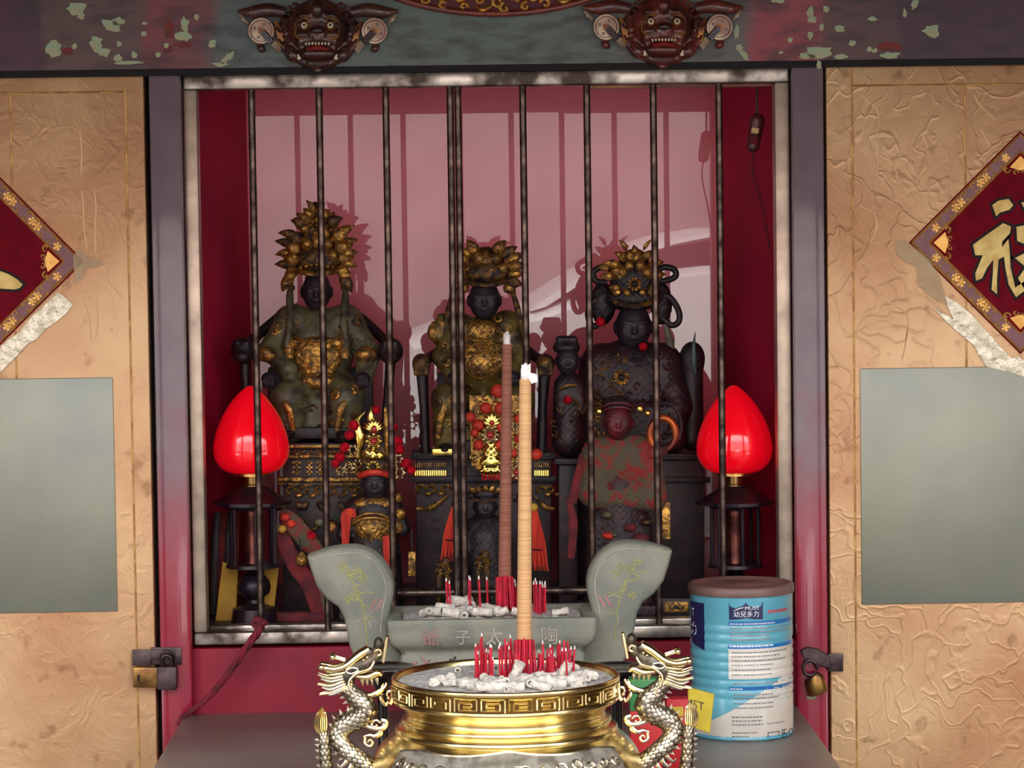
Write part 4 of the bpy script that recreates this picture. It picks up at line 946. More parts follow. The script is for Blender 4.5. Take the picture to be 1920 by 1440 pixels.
    for st in strokes:
        q = M().prism(inset(st, -5), 2, 2.6).build('stroke_outline', m_ink, fr, o, loc=Z0, smooth=False)
        M().prism(st, 2.6, 3.6).build('brush_stroke', m_goldc, fr, o, loc=Z0, smooth=False)
    return o
c7 = lambda P: [(1520 + x * .2918, 300 + y * .2918) for x, y in P]
fu = [c7([(1165, 290), (1205, 262), (1270, 250), (1300, 290), (1275, 320), (1215, 338), (1190, 362)]),
      c7([(1040, 545), (1130, 480), (1235, 406), (1285, 428), (1278, 470), (1228, 525), (1226, 562), (1268, 508), (1276, 580), (1282, 690), (1312, 822), (1371, 778), (1440, 770), (1440, 830), (1371, 840), (1318, 882), (1270, 800), (1250, 700), (1240, 620), (1205, 640), (1195, 760), (1195, 862), (1160, 832), (1168, 740), (1172, 640), (1132, 690), (1100, 760), (1060, 776), (1055, 730), (1104, 612), (1056, 612)]),
      c7([(1350, 275), (1420, 255), (1700, 240), (1710, 275), (1430, 300), (1371, 312)]), c7([(1320, 430), (1371, 420), (1640, 400), (1660, 440), (1600, 520), (1371, 540), (1325, 520)]), c7([(1310, 630), (1371, 600), (1700, 570), (1720, 620), (1690, 800), (1371, 830), (1330, 760), (1371, 700), (1371, 680)])]
sign(1913, 455, 209, fu, 'red diamond sign with gold fortune character on the right door')
c6 = lambda P: [(x * .2918, 300 + y * .2918) for x, y in P]
sign(-51, 490, 209, [c6([(-160, 640), (0, 712), (60, 735), (110, 765), (148, 800), (130, 822), (100, 832), (0, 826), (-120, 800)])], 'red diamond sign with gold brush stroke on the left door')
def foil(poly, m, label, d0=2.2, nm='tape_strip'):
    fr = Fr(poly[0][0], poly[0][1], YD - .0005); o = M().prism(poly, d0, d0 + 1.6, .4).build(nm, m, fr, smooth=False); return tag(o, label, 'tape')
foil(c6([(370, 850), (405, 868), (470, 928), (440, 975), (370, 1035), (300, 1085), (240, 1150), (180, 1180), (120, 1250), (40, 1330), (-60, 1440), (-160, 1400), (-90, 1290), (0, 1200), (60, 1150), (120, 1110), (200, 1010), (290, 930)]), m_foil, 'torn pale foil tape under the left diamond sign')
foil(c7([(840, 860), (905, 895), (960, 930), (1050, 1010), (1120, 1090), (1200, 1180), (1290, 1275), (1340, 1262), (1420, 1330), (1440, 1420), (1300, 1368), (1130, 1330), (1080, 1260), (1045, 1190), (960, 1120), (880, 1050), (780, 945), (850, 985), (915, 1020), (880, 950)]), m_foil, 'crumpled white foil tape under the right diamond sign')
foil(c7([(545, 520), (600, 515), (640, 545), (760, 640), (830, 760), (880, 930), (800, 900), (690, 800), (680, 690), (600, 650), (550, 600)]), m_tape, 'clear yellowed tape at the corner of the right diamond sign', 4)
foil(c6([(470, 610), (520, 575), (560, 620), (650, 640), (670, 665), (620, 690), (560, 690), (530, 760), (490, 800), (480, 720)]), m_tape, 'clear yellowed tape at the corner of the left diamond sign', 4)
# raised creases of the vinyl sheet
def crease(door_, pts, r=1.6, m=None):
    P = catmull(pts, 4); fr = Fr(*pts[0][:2], YD)
    M().tube([(x, y, 0) for x, y in [(p[0], p[1]) for p in P]], [.3] + [r] * max(1, len(P) - 2) + [.3], 6, sq=(.6, 1)).build('crease', m, fr, door_, loc=fr.o)
for pts in ([(1615, 175), (1628, 192), (1642, 200), (1650, 230)], [(1640, 260), (1645, 285), (1646, 330), (1644, 360)], [(1672, 235), (1688, 262), (1698, 280), (1702, 300)], [(1826, 175), (1836, 195), (1856, 214), (1870, 228)], [(1728, 245), (1736, 268), (1740, 280)], [(1610, 385), (1640, 398), (1662, 400)],
            [(1838, 240), (1850, 262), (1858, 280)], [(1640, 400), (1644, 430), (1632, 455), (1650, 455), (1672, 448)], [(1615, 492), (1632, 498), (1648, 492), (1668, 488), (1690, 500)], [(1655, 560), (1700, 590), (1698, 640), (1690, 680)], [(1610, 680), (1630, 672), (1650, 662)], [(1650, 285), (1664, 292), (1680, 320), (1682, 350)]):
    crease(d2, pts, 1.6, m_gold_r)
for pts in ([(152, 355), (156, 380), (158, 430), (164, 470)], [(176, 350), (180, 390), (178, 430), (180, 480)], [(180, 530), (182, 570), (184, 605), (178, 640)], [(158, 560), (168, 600), (172, 650)], [(150, 240), (153, 280), (152, 330)], [(146, 185), (150, 188), (156, 190)]):
    crease(d1, pts, 1.8, m_gold_l)

# ------------------------------------------------------------------ lion masks on the lintel
def lion_mask(dx, dy, c_face, c_face2, label):
    fr = Fr(597 + dx, 60 + dy, YL)
    mf = mat('carved_lacquer', c_face, c_face2, rough=.32, scale=40, lo=.4, hi=.62, bump=.5, bscale=110, coat=.4)
    mg = mat('carved_gilt', (166, 118, 60), (110, 66, 44), rough=.4, metal=.5, scale=60); mc = mat('coin_gilt', (178, 162, 136), (132, 104, 88), rough=.35, metal=.45, scale=40)
    mk = mat('carved_dark', (40, 18, 20), (60, 24, 24), rough=.35, scale=50, coat=.4); mw = mat('ivory_paint', (222, 210, 180), rough=.5); mtg = mat('tongue_paint', (130, 30, 26), rough=.4)
    root = empty('lion_mask', fr.o, label, 'carving', 'pair of carved lion masks')
    p = lambda x, y, d: (x + dx, y + dy, d)
    ops = [('e', p(597, 52, 8), (56, 54, 30)), ('e', p(597, 62, 2), (78, 58, 14)), ('e', p(597, 20, 24), (17, 20, 24)), ('e', p(574, 33, 28), (17, 9, 13)), ('e', p(620, 33, 28), (17, 9, 13)), ('e', p(571, 68, 28), (17, 11, 13)), ('e', p(624, 68, 28), (17, 11, 13)),
           ('e', p(597, 66, 32), (22, 12, 18)), ('c', p(566, 80, 30), p(597, 75, 42), 6, 7), ('c', p(628, 80, 30), p(597, 75, 42), 6, 7), ('e', p(597, 102, 22), (36, 14, 20)), ('c', p(566, 82, 26), p(570, 104, 24), 7, 7), ('c', p(628, 82, 26), p(624, 104, 24), 7, 7), ('e', p(597, 118, 12), (24, 14, 12)),
           ('c', p(548, 100, 6), p(575, 118, 6), 12, 10), ('c', p(646, 100, 6), p(619, 118, 6), 12, 10), ('c', p(530, 85, 4), p(550, 105, 6), 8, 12), ('c', p(664, 85, 4), p(644, 105, 6), 8, 12), ('-e', p(597, 90, 44), (21, 7, 26))]
    sdf('face', ops, mf, fr, root, k=5, h=2.2)
    face = root.children[0]
    for sx in (-1, 1):
        ex = 597 + sx * 24.5
        M().lathe(p(ex, 0, 0)[:1] + (50.5 + dy, 0), [(9, 36), (9, 40), (6.5, 43), (5.5, 41)], 18, axis=2).build('eye_ring', mg, fr, root)
        e = M().ell(p(ex, 50.5, 39), (6.2, 6.2, 5)).build('eye', mw, fr, root); M().ell(p(ex, 50.5, 43.5), (2.8, 2.8, 2)).build('pupil', mk, fr, e, loc=(0, 0, 0))
        M().tube(catmull([p(597 + sx * 12, 40, 40), p(597 + sx * 24, 37, 42), p(597 + sx * 37, 42, 36), p(597 + sx * 42, 52, 30)]), [2, 3.4, 3, 1.5], 8).build('brow', mg, fr, root)
        M().tube(catmull([p(597 + sx * 40, 56, 30), p(597 + sx * 40, 68, 34), p(597 + sx * 30, 75, 40), p(597 + sx * 22, 70, 44)]), [1.5, 2.6, 2.6, 1.2], 8).build('cheek_line', mg, fr, root)
        M().tube([p(597 + sx * 34, 112, 30), p(597 + sx * 36, 104, 36)], [4, 1], 8).build('fang', mw, fr, root)
        # mane curls
        for k, (cx, cy, R) in enumerate(((58, 30, 11), (66, 52, 11), (62, 74, 11), (52, 94, 10), (38, 110, 9), (44, 12, 10))):
            q = M(); spiral(q, 597 + dx + sx * cx, cy + dy, R, 0 if sx > 0 else math.pi, sx, 16, 3.2, 6); q.build('mane_curl', mf, fr, root)
        # coin with strap
        cx = 597 + sx * 106; cy = 59
        co = M().lathe(p(cx, 0, 0)[:1] + (cy + dy, 0), [(0, 8), (0, 14), (19, 14), (20.5, 17), (24, 17), (25, 14), (25, 8)], 32, axis=2).build('coin', mc, fr, root)
        M().box(p(cx - 6, cy - 6, 14), p(cx + 6, cy + 6, 15.5)).build('coin_hole', mg, fr, co, loc=(0, 0, 0), smooth=False)
        for a in (0, 1, 2, 3):
            an = a * math.pi / 2 + .4; M().box(p(cx + 13 * math.cos(an) - 2.4, cy + 13 * math.sin(an) - 2.4, 14), p(cx + 13 * math.cos(an) + 2.4, cy + 13 * math.sin(an) + 2.4, 15.6)).build('coin_mark', mk, fr, co, loc=(0, 0, 0), smooth=False)
        for off in (-4.5, 0, 4.5):
            M().tube([p(cx - sx * 2 + off * .6, cy + 2 + off * sx * .6, 18), p(cx - sx * 20 + off * .6, cy + 22 + off * sx * .6, 20)], 2.6, 8).build('strap', mk, fr, co, loc=(0, 0, 0))
            M().tube([p(cx - sx * 22 + off * .6, cy + 22 + off * sx * .6, 16), p(cx - sx * 34 + off * .6, cy + 38 + off * sx * .6, 12)], [2.8, 2.2], 8).build('ribbon', mc, fr, co, loc=(0, 0, 0))
        M().tube(catmull([p(cx + sx * 4, 84, 8), p(cx, 92, 10), p(cx - sx * 6, 96, 8)]), [6, 8, 4], 10).build('tassel_knob', mf, fr, root)
        # flap above the coin
        M().tube(catmull([p(597 + sx * 62, 24, 10), p(597 + sx * 92, 20, 16), p(597 + sx * 122, 24, 16), p(597 + sx * 150, 22, 10)]), [10, 13, 12, 3], 12, sq=(.7, 1)).build('flap', mf, fr, root)
        M().tube(catmull([p(597 + sx * 146, 28, 10), p(597 + sx * 139, 37, 12), p(597 + sx * 131, 45, 12)]), [2, 5, 3], 8).build('flap_tip', mc, fr, root)
        M().tube(catmull([p(597 + sx * 80, 40, 10), p(597 + sx * 74, 56, 12), p(597 + sx * 70, 78, 12), p(597 + sx * 80, 92, 8)]), [3, 7, 8, 3], 8, sq=(.6, 1)).build('ear', mg, fr, root)
    M().ell(p(597, 61, 47), (13, 7.5, 8)).build('nose', mk, fr, root)
    for k in range(8):
        x = 597 + (k - 3.5) * 6; M().tube([p(x, 80, 42 - abs(k - 3.5) * 1.6), p(x, 87, 42 - abs(k - 3.5) * 1.6)], [2.6, 1.6], 6).build('tooth', mw, fr, root)
    M().tube(catmull([p(577, 95, 34), p(597, 92, 42), p(617, 95, 34)]), [3, 5, 3], 8).build('tongue', mtg, fr, root)
    M().tube(catmull([p(588, 126, 8), p(597, 132, 12), p(606, 126, 8)]), [4, 6, 4], 8).build('chin_knob', mf, fr, root)
    return root
lion_mask(0, 0, (80, 42, 32), (42, 22, 22), 'dark carved lion mask with coins above the left bars')
lion_mask(645, -7, (106, 44, 32), (56, 24, 22), 'redder carved lion mask with coins above the right bars')

# ------------------------------------------------------------------ gilt oval plaque at the top
gf = Fr(927, -20, YL)
m_prim = mat('plaque_rim', (122, 52, 34), (84, 34, 30), rough=.35, scale=30, coat=.3); m_pback = mat('plaque_red_ground', (84, 14, 26), rough=.6)
m_gilt = mat('bright_gilt', (255, 206, 110), (236, 168, 70), rough=.38, metal=1.0, scale=40)
pq = empty('carved_plaque', gf.o, 'oval red plaque with gilt scrollwork at the top centre of the lintel', 'plaque')
EL = lambda t, k=1.0: (927 + 312 * k * math.cos(t), -130 + 157 * k * math.sin(t))
M().prism([EL(t) for t in np.linspace(0, 2 * math.pi, 65)[:-1]], 0, 12).build('ground', m_pback, gf, pq, smooth=False)
M().tube([(*EL(t), 14) for t in np.linspace(0, 2 * math.pi, 80)], 6.5, 10).build('rim', m_prim, gf, pq)
rr = random.Random(4)
for i in range(46):
    t = math.pi * (.18 + .64 * i / 45); k = .93 - .09 * (i % 3); x, y = EL(t, k); q = M(); R = rr.uniform(8, 12)
    if i % 4 == 0:
        q.tube(catmull([(x - 16, y - 2, 14), (x - 4, y + 4, 22), (x + 8, y, 20), (x + 20, y - 8, 15)]), [1, 5, 4, .8], 8, sq=(.6, 1)); q.build('gilt_leaf', m_gilt, gf, pq)
    else:
        spiral(q, x, y, R, rr.uniform(0, 6.28), rr.choice((-1, 1)), 18, 3.4, 5.5); q.build('gilt_scroll', m_gilt, gf, pq)

# ------------------------------------------------------------------ hasps, padlocks, cord
m_iron = mat('old_iron', (92, 78, 78), (60, 48, 50), rough=.4, metal=.7, scale=40, bump=.4, bscale=80); m_obrass = mat('dull_brass', (168, 130, 70), (110, 80, 50), rough=.35, metal=.9, scale=30)
lf = Fr(292, 1250, YP)
hl = empty('door_hasp', lf.o, 'dark iron hasp joining the left door to its post', 'hasp', 'door hasps')
M().bbox((283, 1213, 0), (341, 1246, 5), 1).build('staple_plate', m_iron, lf, hl); M().bbox((249, 1217, 6), (284, 1247, 10), 1).build('hinge_plate', m_iron, lf, hl)
M().tube(catmull([(304, 1244, 6), (304, 1226, 14), (314, 1219, 16), (325, 1226, 14), (325, 1244, 6)]), 3.2, 8).build('staple', m_iron, lf, hl); M().bbox((282, 1218, 5), (330, 1236, 9), 1).build('strap', m_iron, lf, hl)
pl = empty('padlock', lf.o, 'old brass and iron padlock hanging on the left hasp', 'padlock', 'door padlocks')
M().bbox((297, 1247, 6), (334, 1290, 24), 3).build('lock_body', m_iron, lf, pl); M().bbox((251, 1248, 8), (299, 1287, 20), 4).build('brass_body', m_obrass, lf, pl)
M().tube(catmull([(306, 1250, 16), (306, 1232, 18), (314, 1226, 18), (323, 1232, 18), (323, 1250, 16)]), 3, 8).build('shackle', m_iron, lf, pl); M().tube([(262, 1262, 20.3), (262, 1274, 20.3)], 2, 6).build('keyhole', m_dark, lf, pl)
rf_ = Fr(1530, 1250, YP)
hr = empty('door_hasp', rf_.o, 'worn iron hasp joining the right door to its post', 'hasp', 'door hasps')
M().bbox((1552, 1225, 4), (1580, 1258, 8), 1).build('hinge_plate', m_iron, rf_, hr); M().prism([(1500, 1218), (1514, 1212), (1534, 1216), (1556, 1230), (1556, 1252), (1530, 1246), (1508, 1236)], 3, 9, 1.5).build('strap', m_iron, rf_, hr)
pr = empty('padlock', rf_.o, 'round brown brass padlock hanging on the right hasp', 'padlock', 'door padlocks')
M().tube([(1517 + 13 * math.cos(a), 1250 + 14 * math.sin(a), 16) for a in np.linspace(.6, 2 * math.pi + .3, 24)], 3.4, 8).build('shackle', m_iron, rf_, pr)
M().tube([(1521, 1266, 14), (1524, 1270, 14), (1532, 1296, 14), (1533, 1299, 14)], [15, 19, 19.5, 16], 20, sq=(.6, 1)).build('lock_body', m_obrass, rf_, pr)
M().prism([(1511, 1306), (1530, 1303), (1528, 1311), (1514, 1311)], 0, 1).build('scraped_patch', m_flake, rf_, hr, smooth=False)
m_cord = mat('dusty_red_cord', (128, 22, 40), (84, 22, 34), rough=.8, scale=60, bump=.6, bscale=200)
cf2 = Fr(430, 1260, -.02)
cd = empty('twisted_cord', cf2.o, 'dusty red twisted cord tied to the first bar and trailing to the table', 'cord')
path = catmull([(489, 1166, -8), (484, 1184, 6), (466, 1208, 12), (440, 1246, 14), (408, 1288, 14), (380, 1316, 14), (352, 1336, 14), (334, 1356, 16)], 8)
P = [np.array(p) for p in path]
for s_ in range(3):
    q = []
    for i, p in enumerate(P):
        a = i * .33 + s_ * 2.094; r = np.interp(i / len(P), [0, .15, .6, 1], [7, 6, 4.5, 3]); t = P[min(i + 1, len(P) - 1)] - P[max(i - 1, 0)]; t /= np.linalg.norm(t); n_ = np.array([-t[1], t[0], 0]); b_ = np.array([0, 0, 1.0])
        q.append(p + r * .55 * (math.cos(a) * n_ + math.sin(a) * b_))
    M().tube(q, list(np.interp(np.linspace(0, 1, len(q)), [0, .2, 1], [6, 5, 3])), 8).build('strand', m_cord, cf2, cd)
M().ell((484, 1164, -6), (12, 8, 8)).ell((494, 1168, -4), (9, 7, 8)).tube(catmull([(478, 1162, -2), (474, 1170, 0), (480, 1176, 2)]), 4, 8).build('knot', m_cord, cf2, cd)

# inline switch hanging in the niche
sf = Fr(1416, 250, .10); m_sw = mat('brown_switch_case', (96, 42, 42), (80, 34, 36), rough=.35, scale=20); m_swy = mat('ivory_rocker', (222, 184, 120), rough=.4)
sw = empty('cord_switch', sf.o, 'brown rocker switch hanging on a cord at the right of the niche', 'switch')
V_, F_a = sdf_mesh([('c', (1420, 226, 0), (1412, 274, 0), 14, 12)], 4, 2.0); V_[:, 2] *= .7
from_arrays('case', sf.T(V_), F_a[:, ::-1], m_sw, sw, None, True, 3.2, fix=False)
M().prism([(1409, 239), (1423, 241), (1421, 251), (1407, 249)], 6, 11, 1).build('rocker', m_swy, sf, sw); M().prism([(1406, 251), (1421, 253), (1419, 272), (1405, 270)], 6, 9.6, 1).build('label_plate', m_cord, sf, sw)
M().tube(catmull([(1420, 214, 0), (1419, 190, 0), (1420, 120, 0)]), 2.2, 8).build('cable', mat('green_cable', (70, 62, 52), rough=.6), sf, sw); M().tube(catmull([(1412, 284, 0), (1410, 320, 6), (1424, 380, 30), (1440, 470, 40)]), 1.8, 8).build('lower_cable', m_cord, sf, sw)
# ------------------------------------------------------------------ statues and furnishings inside the niche
m_gl = mat('sooty_gilt', (40, 28, 24), (148, 108, 52), rough=.5, metal=.2, metal2=.8, rough2=.38, scale=80, lo=.42, hi=.72, bump=.8, bscale=90, distort=1.2, bdist=.003)
m_olg = mat('olive_gilt_robe', (112, 98, 50), (52, 42, 30), rough=.42, metal=.45, scale=40, lo=.4, hi=.66, bump=.5, bscale=60)
m_gl2 = mat('bright_sooty_gilt', (70, 48, 28), (210, 160, 78), rough=.45, metal=.4, metal2=.95, rough2=.32, scale=90, lo=.36, hi=.66, bump=.8, bscale=100, distort=1.0, bdist=.003)
m_olive = mat('olive_robe', (98, 96, 66), (54, 48, 40), rough=.5, scale=50, lo=.4, hi=.65, bump=.6, bscale=70)
m_soot = mat('sooty_wood', (40, 28, 32), (24, 16, 22), rough=.5, scale=40, bump=.5, bscale=80)
m_sootr = mat('sooty_red_wood', (52, 22, 28), (28, 16, 22), rough=.5, scale=50, bump=.5, bscale=80)
m_face = mat('black_lacquered_face', (40, 33, 42), (28, 24, 34), rough=.5, scale=30)
m_facer = mat('dark_red_face', (110, 28, 36), (66, 24, 32), rough=.48, scale=30)
m_eye = mat('painted_eye', (96, 90, 92), rough=.3)
m_pom = mat('red_pompom', (196, 22, 40), (150, 14, 30), rough=.95, scale=150, bump=1, bscale=200, spec=.1)
m_pomo = mat('orange_red_bead', (206, 56, 34), (176, 40, 28), rough=.6, scale=90)
m_plaq = mat('new_gold_plate', (250, 224, 130), (232, 196, 92), rough=.22, metal=1.0, scale=60)
m_silv = mat('gold_silver_filigree', (224, 208, 160), (170, 140, 84), rough=.25, metal=1.0, scale=120, bump=1, bscale=150)
m_sash = mat('orange_red_sash', (214, 62, 34), (180, 40, 30), rough=.8, scale=60, stretch=(3, 1, .4))
m_cloth = mat('flowered_cloth', (86, 78, 60), (134, 40, 36), rough=.85, scale=45, lo=.48, hi=.58, distort=.6)
m_cloth2 = mat('dull_red_cloth', (120, 34, 38), (84, 30, 36), rough=.85, scale=40)
m_jewel = mat('red_glass_jewel', (170, 20, 28), rough=.12, coat=.6)
m_yelp = mat('yellow_paper', (200, 156, 50), (178, 132, 44), rough=.7, scale=20)

def leaf(q, x, y, ang, ln, w, d, curl=.5, n=7):
    """pointed, curling flame leaf, angle measured from straight up"""
    P = []; a = ang; px, py = x, y
    for k in range(n):
        P.append((px, py, d + 4 * math.sin(k / (n - 1) * math.pi))); st = ln / (n - 1); px += st * math.sin(a); py -= st * math.cos(a); a += curl / (n - 1)
    q.tube(P, [w * .45, w * .85, w, w * .9, w * .7, w * .4, w * .08], 8, sq=(.55, 1))
def sface(fr, root, cx, cy, w, h, d, m, beard=False):
    ops = [('e', (cx, cy, d), (w, h, w)), ('e', (cx, cy + h * .45, d + w * .25), (w * .72, h * .5, w * .7)), ('c', (cx, cy - h * .14, d + w * .9), (cx, cy + h * .2, d + w * 1.02), w * .10, w * .15), ('e', (cx, cy + h * .45, d + w * .92), (w * .3, h * .08, w * .14)),
           ('c', (cx - w * .6, cy - h * .2, d + w * .74), (cx - w * .12, cy - h * .14, d + w * .92), w * .1, w * .08), ('c', (cx + w * .6, cy - h * .2, d + w * .74), (cx + w * .12, cy - h * .14, d + w * .92), w * .1, w * .08),
           ('e', (cx - w * .45, cy + h * .18, d + w * .7), (w * .26, h * .2, w * .16)), ('e', (cx + w * .45, cy + h * .18, d + w * .7), (w * .26, h * .2, w * .16)), ('e', (cx - w * 1.0, cy + h * .05, d), (w * .14, h * .28, w * .25)), ('e', (cx + w * 1.0, cy + h * .05, d), (w * .14, h * .28, w * .25))]
    o = sdf('face', ops, m, fr, root, k=w * .12, h=max(1.6, w * .07))
    for sx in (-1, 1): M().ell((cx + sx * w * .38, cy - h * .02, d + w * .86), (w * .17, h * .055, w * .12), 10, 6).build('eye', m_eye, fr, o, loc=(0, 0, 0))
    return o
def on_surf(V, x, y, r=5):
    k = (np.abs(V[:, 0] - x) < r) & (np.abs(V[:, 1] - y) < r); return float(V[k, 2].max()) if k.any() else None
def carve(fr, o, root, boxes, n, mats, R=(6, 11), name='carved_scroll', seed=1):
    """carved curls lying on the front of a statue's surface"""
    V = SURF[o.name]; rr_ = random.Random(seed)
    for k in range(n):
        x0, y0, x1, y1 = boxes[k % len(boxes)]; x = rr_.uniform(x0, x1); y = rr_.uniform(y0, y1); R_k = rr_.uniform(*R); a0 = rr_.uniform(0, 6.3); sg = rr_.choice((-1, 1)); P = []
        for s_ in np.linspace(0, 1, 12):
            r_ = R_k * (1 - .85 * s_); px = x + r_ * math.cos(a0 + sg * s_ * 5.5); py = y + r_ * math.sin(a0 + sg * s_ * 5.5); d = on_surf(V, px, py)
            if d is None: break
            P.append((px, py, d + .6))
        if len(P) < 12: continue
        M().tube(P, [R_k * .12] + [R_k * .26] * 9 + [R_k * .2], 6).build(name, mats[k % len(mats)], fr, root)
def pom(fr, root, x, y, r, d, m=None, name='pompom'):
    V, Fa = sdf_mesh([('e', (x, y, d), (r, r, r))], 2, max(1.5, r * .18), noise=r * .12)
    return from_arrays(name, fr.T(V), Fa[:, ::-1], m or m_pom, root, None, True, 3.2, fix=False)
def rosette(fr, root, x, y, R, d, m, n=8, jewel=None, name='rosette'):
    q = M(); q.tube([(x + R * .62 * math.cos(t), y + R * .62 * math.sin(t), d) for t in np.linspace(0, 6.283, 20)], R * .14, 6)
    for k in range(n):
        a = 2 * math.pi * k / n; q.ell((x + R * .85 * math.cos(a), y + R * .85 * math.sin(a), d), (R * .24, R * .24, R * .16), 8, 5)
    o = q.build(name, m, fr, root)
    if jewel: M().ell((x, y, d + 1), (R * .42, R * .42, R * .35), 12, 8).build('jewel', jewel, fr, o, loc=(0, 0, 0))
    return o
def scrolls(fr, root, x0, x1, y, n, d, m, R=9, name='scroll'):
    for k in range(n):
        q = M(); x = x0 + (x1 - x0) * (k + .5) / n; spiral(q, x, y, R, math.pi * (k % 2), 1 if k % 2 else -1, d, R * .24, 5.5); leaf(q, x + R * .8, y + R * .7, 1.6, R * 1.6, R * .35, d, -.8, 7); q.build(name, m, fr, root)

# ---- carved stands the statues sit on
def stand(x0, x1, ytop, Y, label, rails, depth=150, txt=None):
    fr = Fr((x0 + x1) / 2, ytop, Y); base = ytop + (fr.o.z - zn) / fr.s
    o = empty('altar_stand', fr.o, label, 'altar stand', 'carved stands inside the niche')
    M().bbox((x0, ytop, -depth), (x1, ytop + 12, 0), 2).build('stand_top', m_soot, fr, o)
    M().bbox((x0 + 8, ytop + 12, -depth + 6), (x1 - 8, base, -8), 2).build('stand_body', m_sootr, fr, o)
    for yy_, h, m in rails: M().bbox((x0 - 2, yy_, -10), (x1 + 2, yy_ + h, 3), 1.5).build('gilt_rail', m, fr, o)
    return fr, o, base
fr, so, base = stand(522, 690, 831, .15, 'gilt carved stand under the tall crowned statue', [(834, 6, m_gl2), (853, 6, m_gl2), (895, 8, m_gl2), (904, 8, m_gl)], 200)
scrolls(fr, so, 535, 680, 846, 7, -4, m_gl2, 8)
for k, (x, w) in enumerate(((556, 16), (580, 12), (600, 16), (632, 14), (650, 14), (668, 14))):     # carved raised characters, worn past reading
    q = M()
    for j in range(3): q.box((x - w / 2, 866 + j * 9, -7), (x + w / 2, 869 + j * 9, -2))
    q.box((x - 1.6, 864, -7), (x + 1.6, 890, -2)); q.build('carved_fret', m_gl2, fr, so, smooth=False)
scrolls(fr, so, 530, 690, 922, 6, -2, m_gl2, 11)
for k in range(8):
    q = M(); leaf(q, 536 + k * 20, 940, math.pi + .5 * (-1) ** k, 26, 7, -3, .8 * (-1) ** k); q.build('carved_leaf', m_gl, fr, so)
scrolls(fr, so, 530, 690, 985, 6, -4, m_gl, 12)
fr2, so2, base2 = stand(772, 1042, 848, .17, 'dark stand with gilt comb strips under the middle statue', [(856, 5, m_soot), (893, 12, m_soot)])
for x0 in (778, 1002):
    for k in range(int((840 - 778 if x0 == 778 else 28) / 4)):
        M().box((x0 + k * 4, 868, -6), (x0 + k * 4 + 2, 876, -3)).build('comb_tooth', m_gl2, fr2, so2, smooth=False); M().box((x0 + k * 4, 882, -6), (x0 + k * 4 + 2.4, 892, -1)).build('comb_tooth', m_plaq, fr2, so2, smooth=False)
scrolls(fr2, so2, 776, 846, 918, 3, 0, m_gl2, 11); scrolls(fr2, so2, 1004, 1042, 920, 2, 0, m_gl2, 10); scrolls(fr2, so2, 870, 990, 930, 5, -2, m_gl, 11)
for a, b in (((780, 955), (840, 930)), ((1040, 955), (1004, 932))):
    M().tube(catmull([(a[0], a[1], -4), ((a[0] + b[0]) / 2, a[1] - 4, -3), (b[0], b[1], -2)]), [3, 6, 2], 8).build('carved_bracket', m_gl2, fr2, so2)
fr3, so3, base3 = stand(1075, 1330, 850, .20, 'dark wooden stand under the right statue', [(856, 6, m_soot), (895, 10, m_soot)])

# ---- tall crowned statue at left
f1 = Fr(598, 816, .235); s1 = empty('deity_statue', f1.o, 'seated deity statue with tall gilt flame crown and black face at left', 'statue', 'seated deity statues')
sdf('robe', [('e', (598, 655, 10), (66, 80, 50)), ('e', (552, 600, 12), (34, 30, 34)), ('e', (646, 600, 12), (34, 30, 34)), ('c', (540, 605, 15), (512, 655, 30), 26, 22), ('c', (512, 655, 30), (545, 690, 62), 22, 18), ('c', (655, 605, 15), (692, 660, 35), 26, 22), ('c', (692, 660, 35), (686, 706, 70), 22, 17),
             ('c', (570, 730, 30), (545, 742, 78), 40, 32), ('c', (630, 730, 30), (655, 742, 78), 40, 32), ('c', (545, 745, 76), (552, 800, 70), 30, 26), ('c', (655, 745, 76), (648, 800, 70), 30, 26), ('b', (600, 775, 30), (72, 40, 44), 14)], m_olive, f1, s1, k=10, h=3.2, noise=1.2)
carve(f1, s1.children[-1], s1, [(515, 590, 560, 640), (640, 590, 690, 640), (530, 720, 580, 800), (620, 720, 680, 800), (575, 740, 625, 800), (660, 640, 710, 700)], 46, [m_gl2, m_gl, m_olive], seed=3)
sdf('belly_armour', [('e', (598, 668, 52), (46, 40, 20)), ('c', (556, 640, 50), (640, 640, 50), 8, 8), ('e', (598, 712, 62), (40, 16, 16))], m_gl2, f1, s1, k=8, h=2.4, noise=1.6)
for y in (628, 645): M().tube(catmull([(548, y, 50), (575, y + 8, 64), (600, y + 10, 68), (625, y + 8, 64), (650, y, 50)]), 3.4, 8).build('armour_band', m_gl2, f1, s1)
sface(f1, s1, 595, 546, 27, 37, 22, m_face)
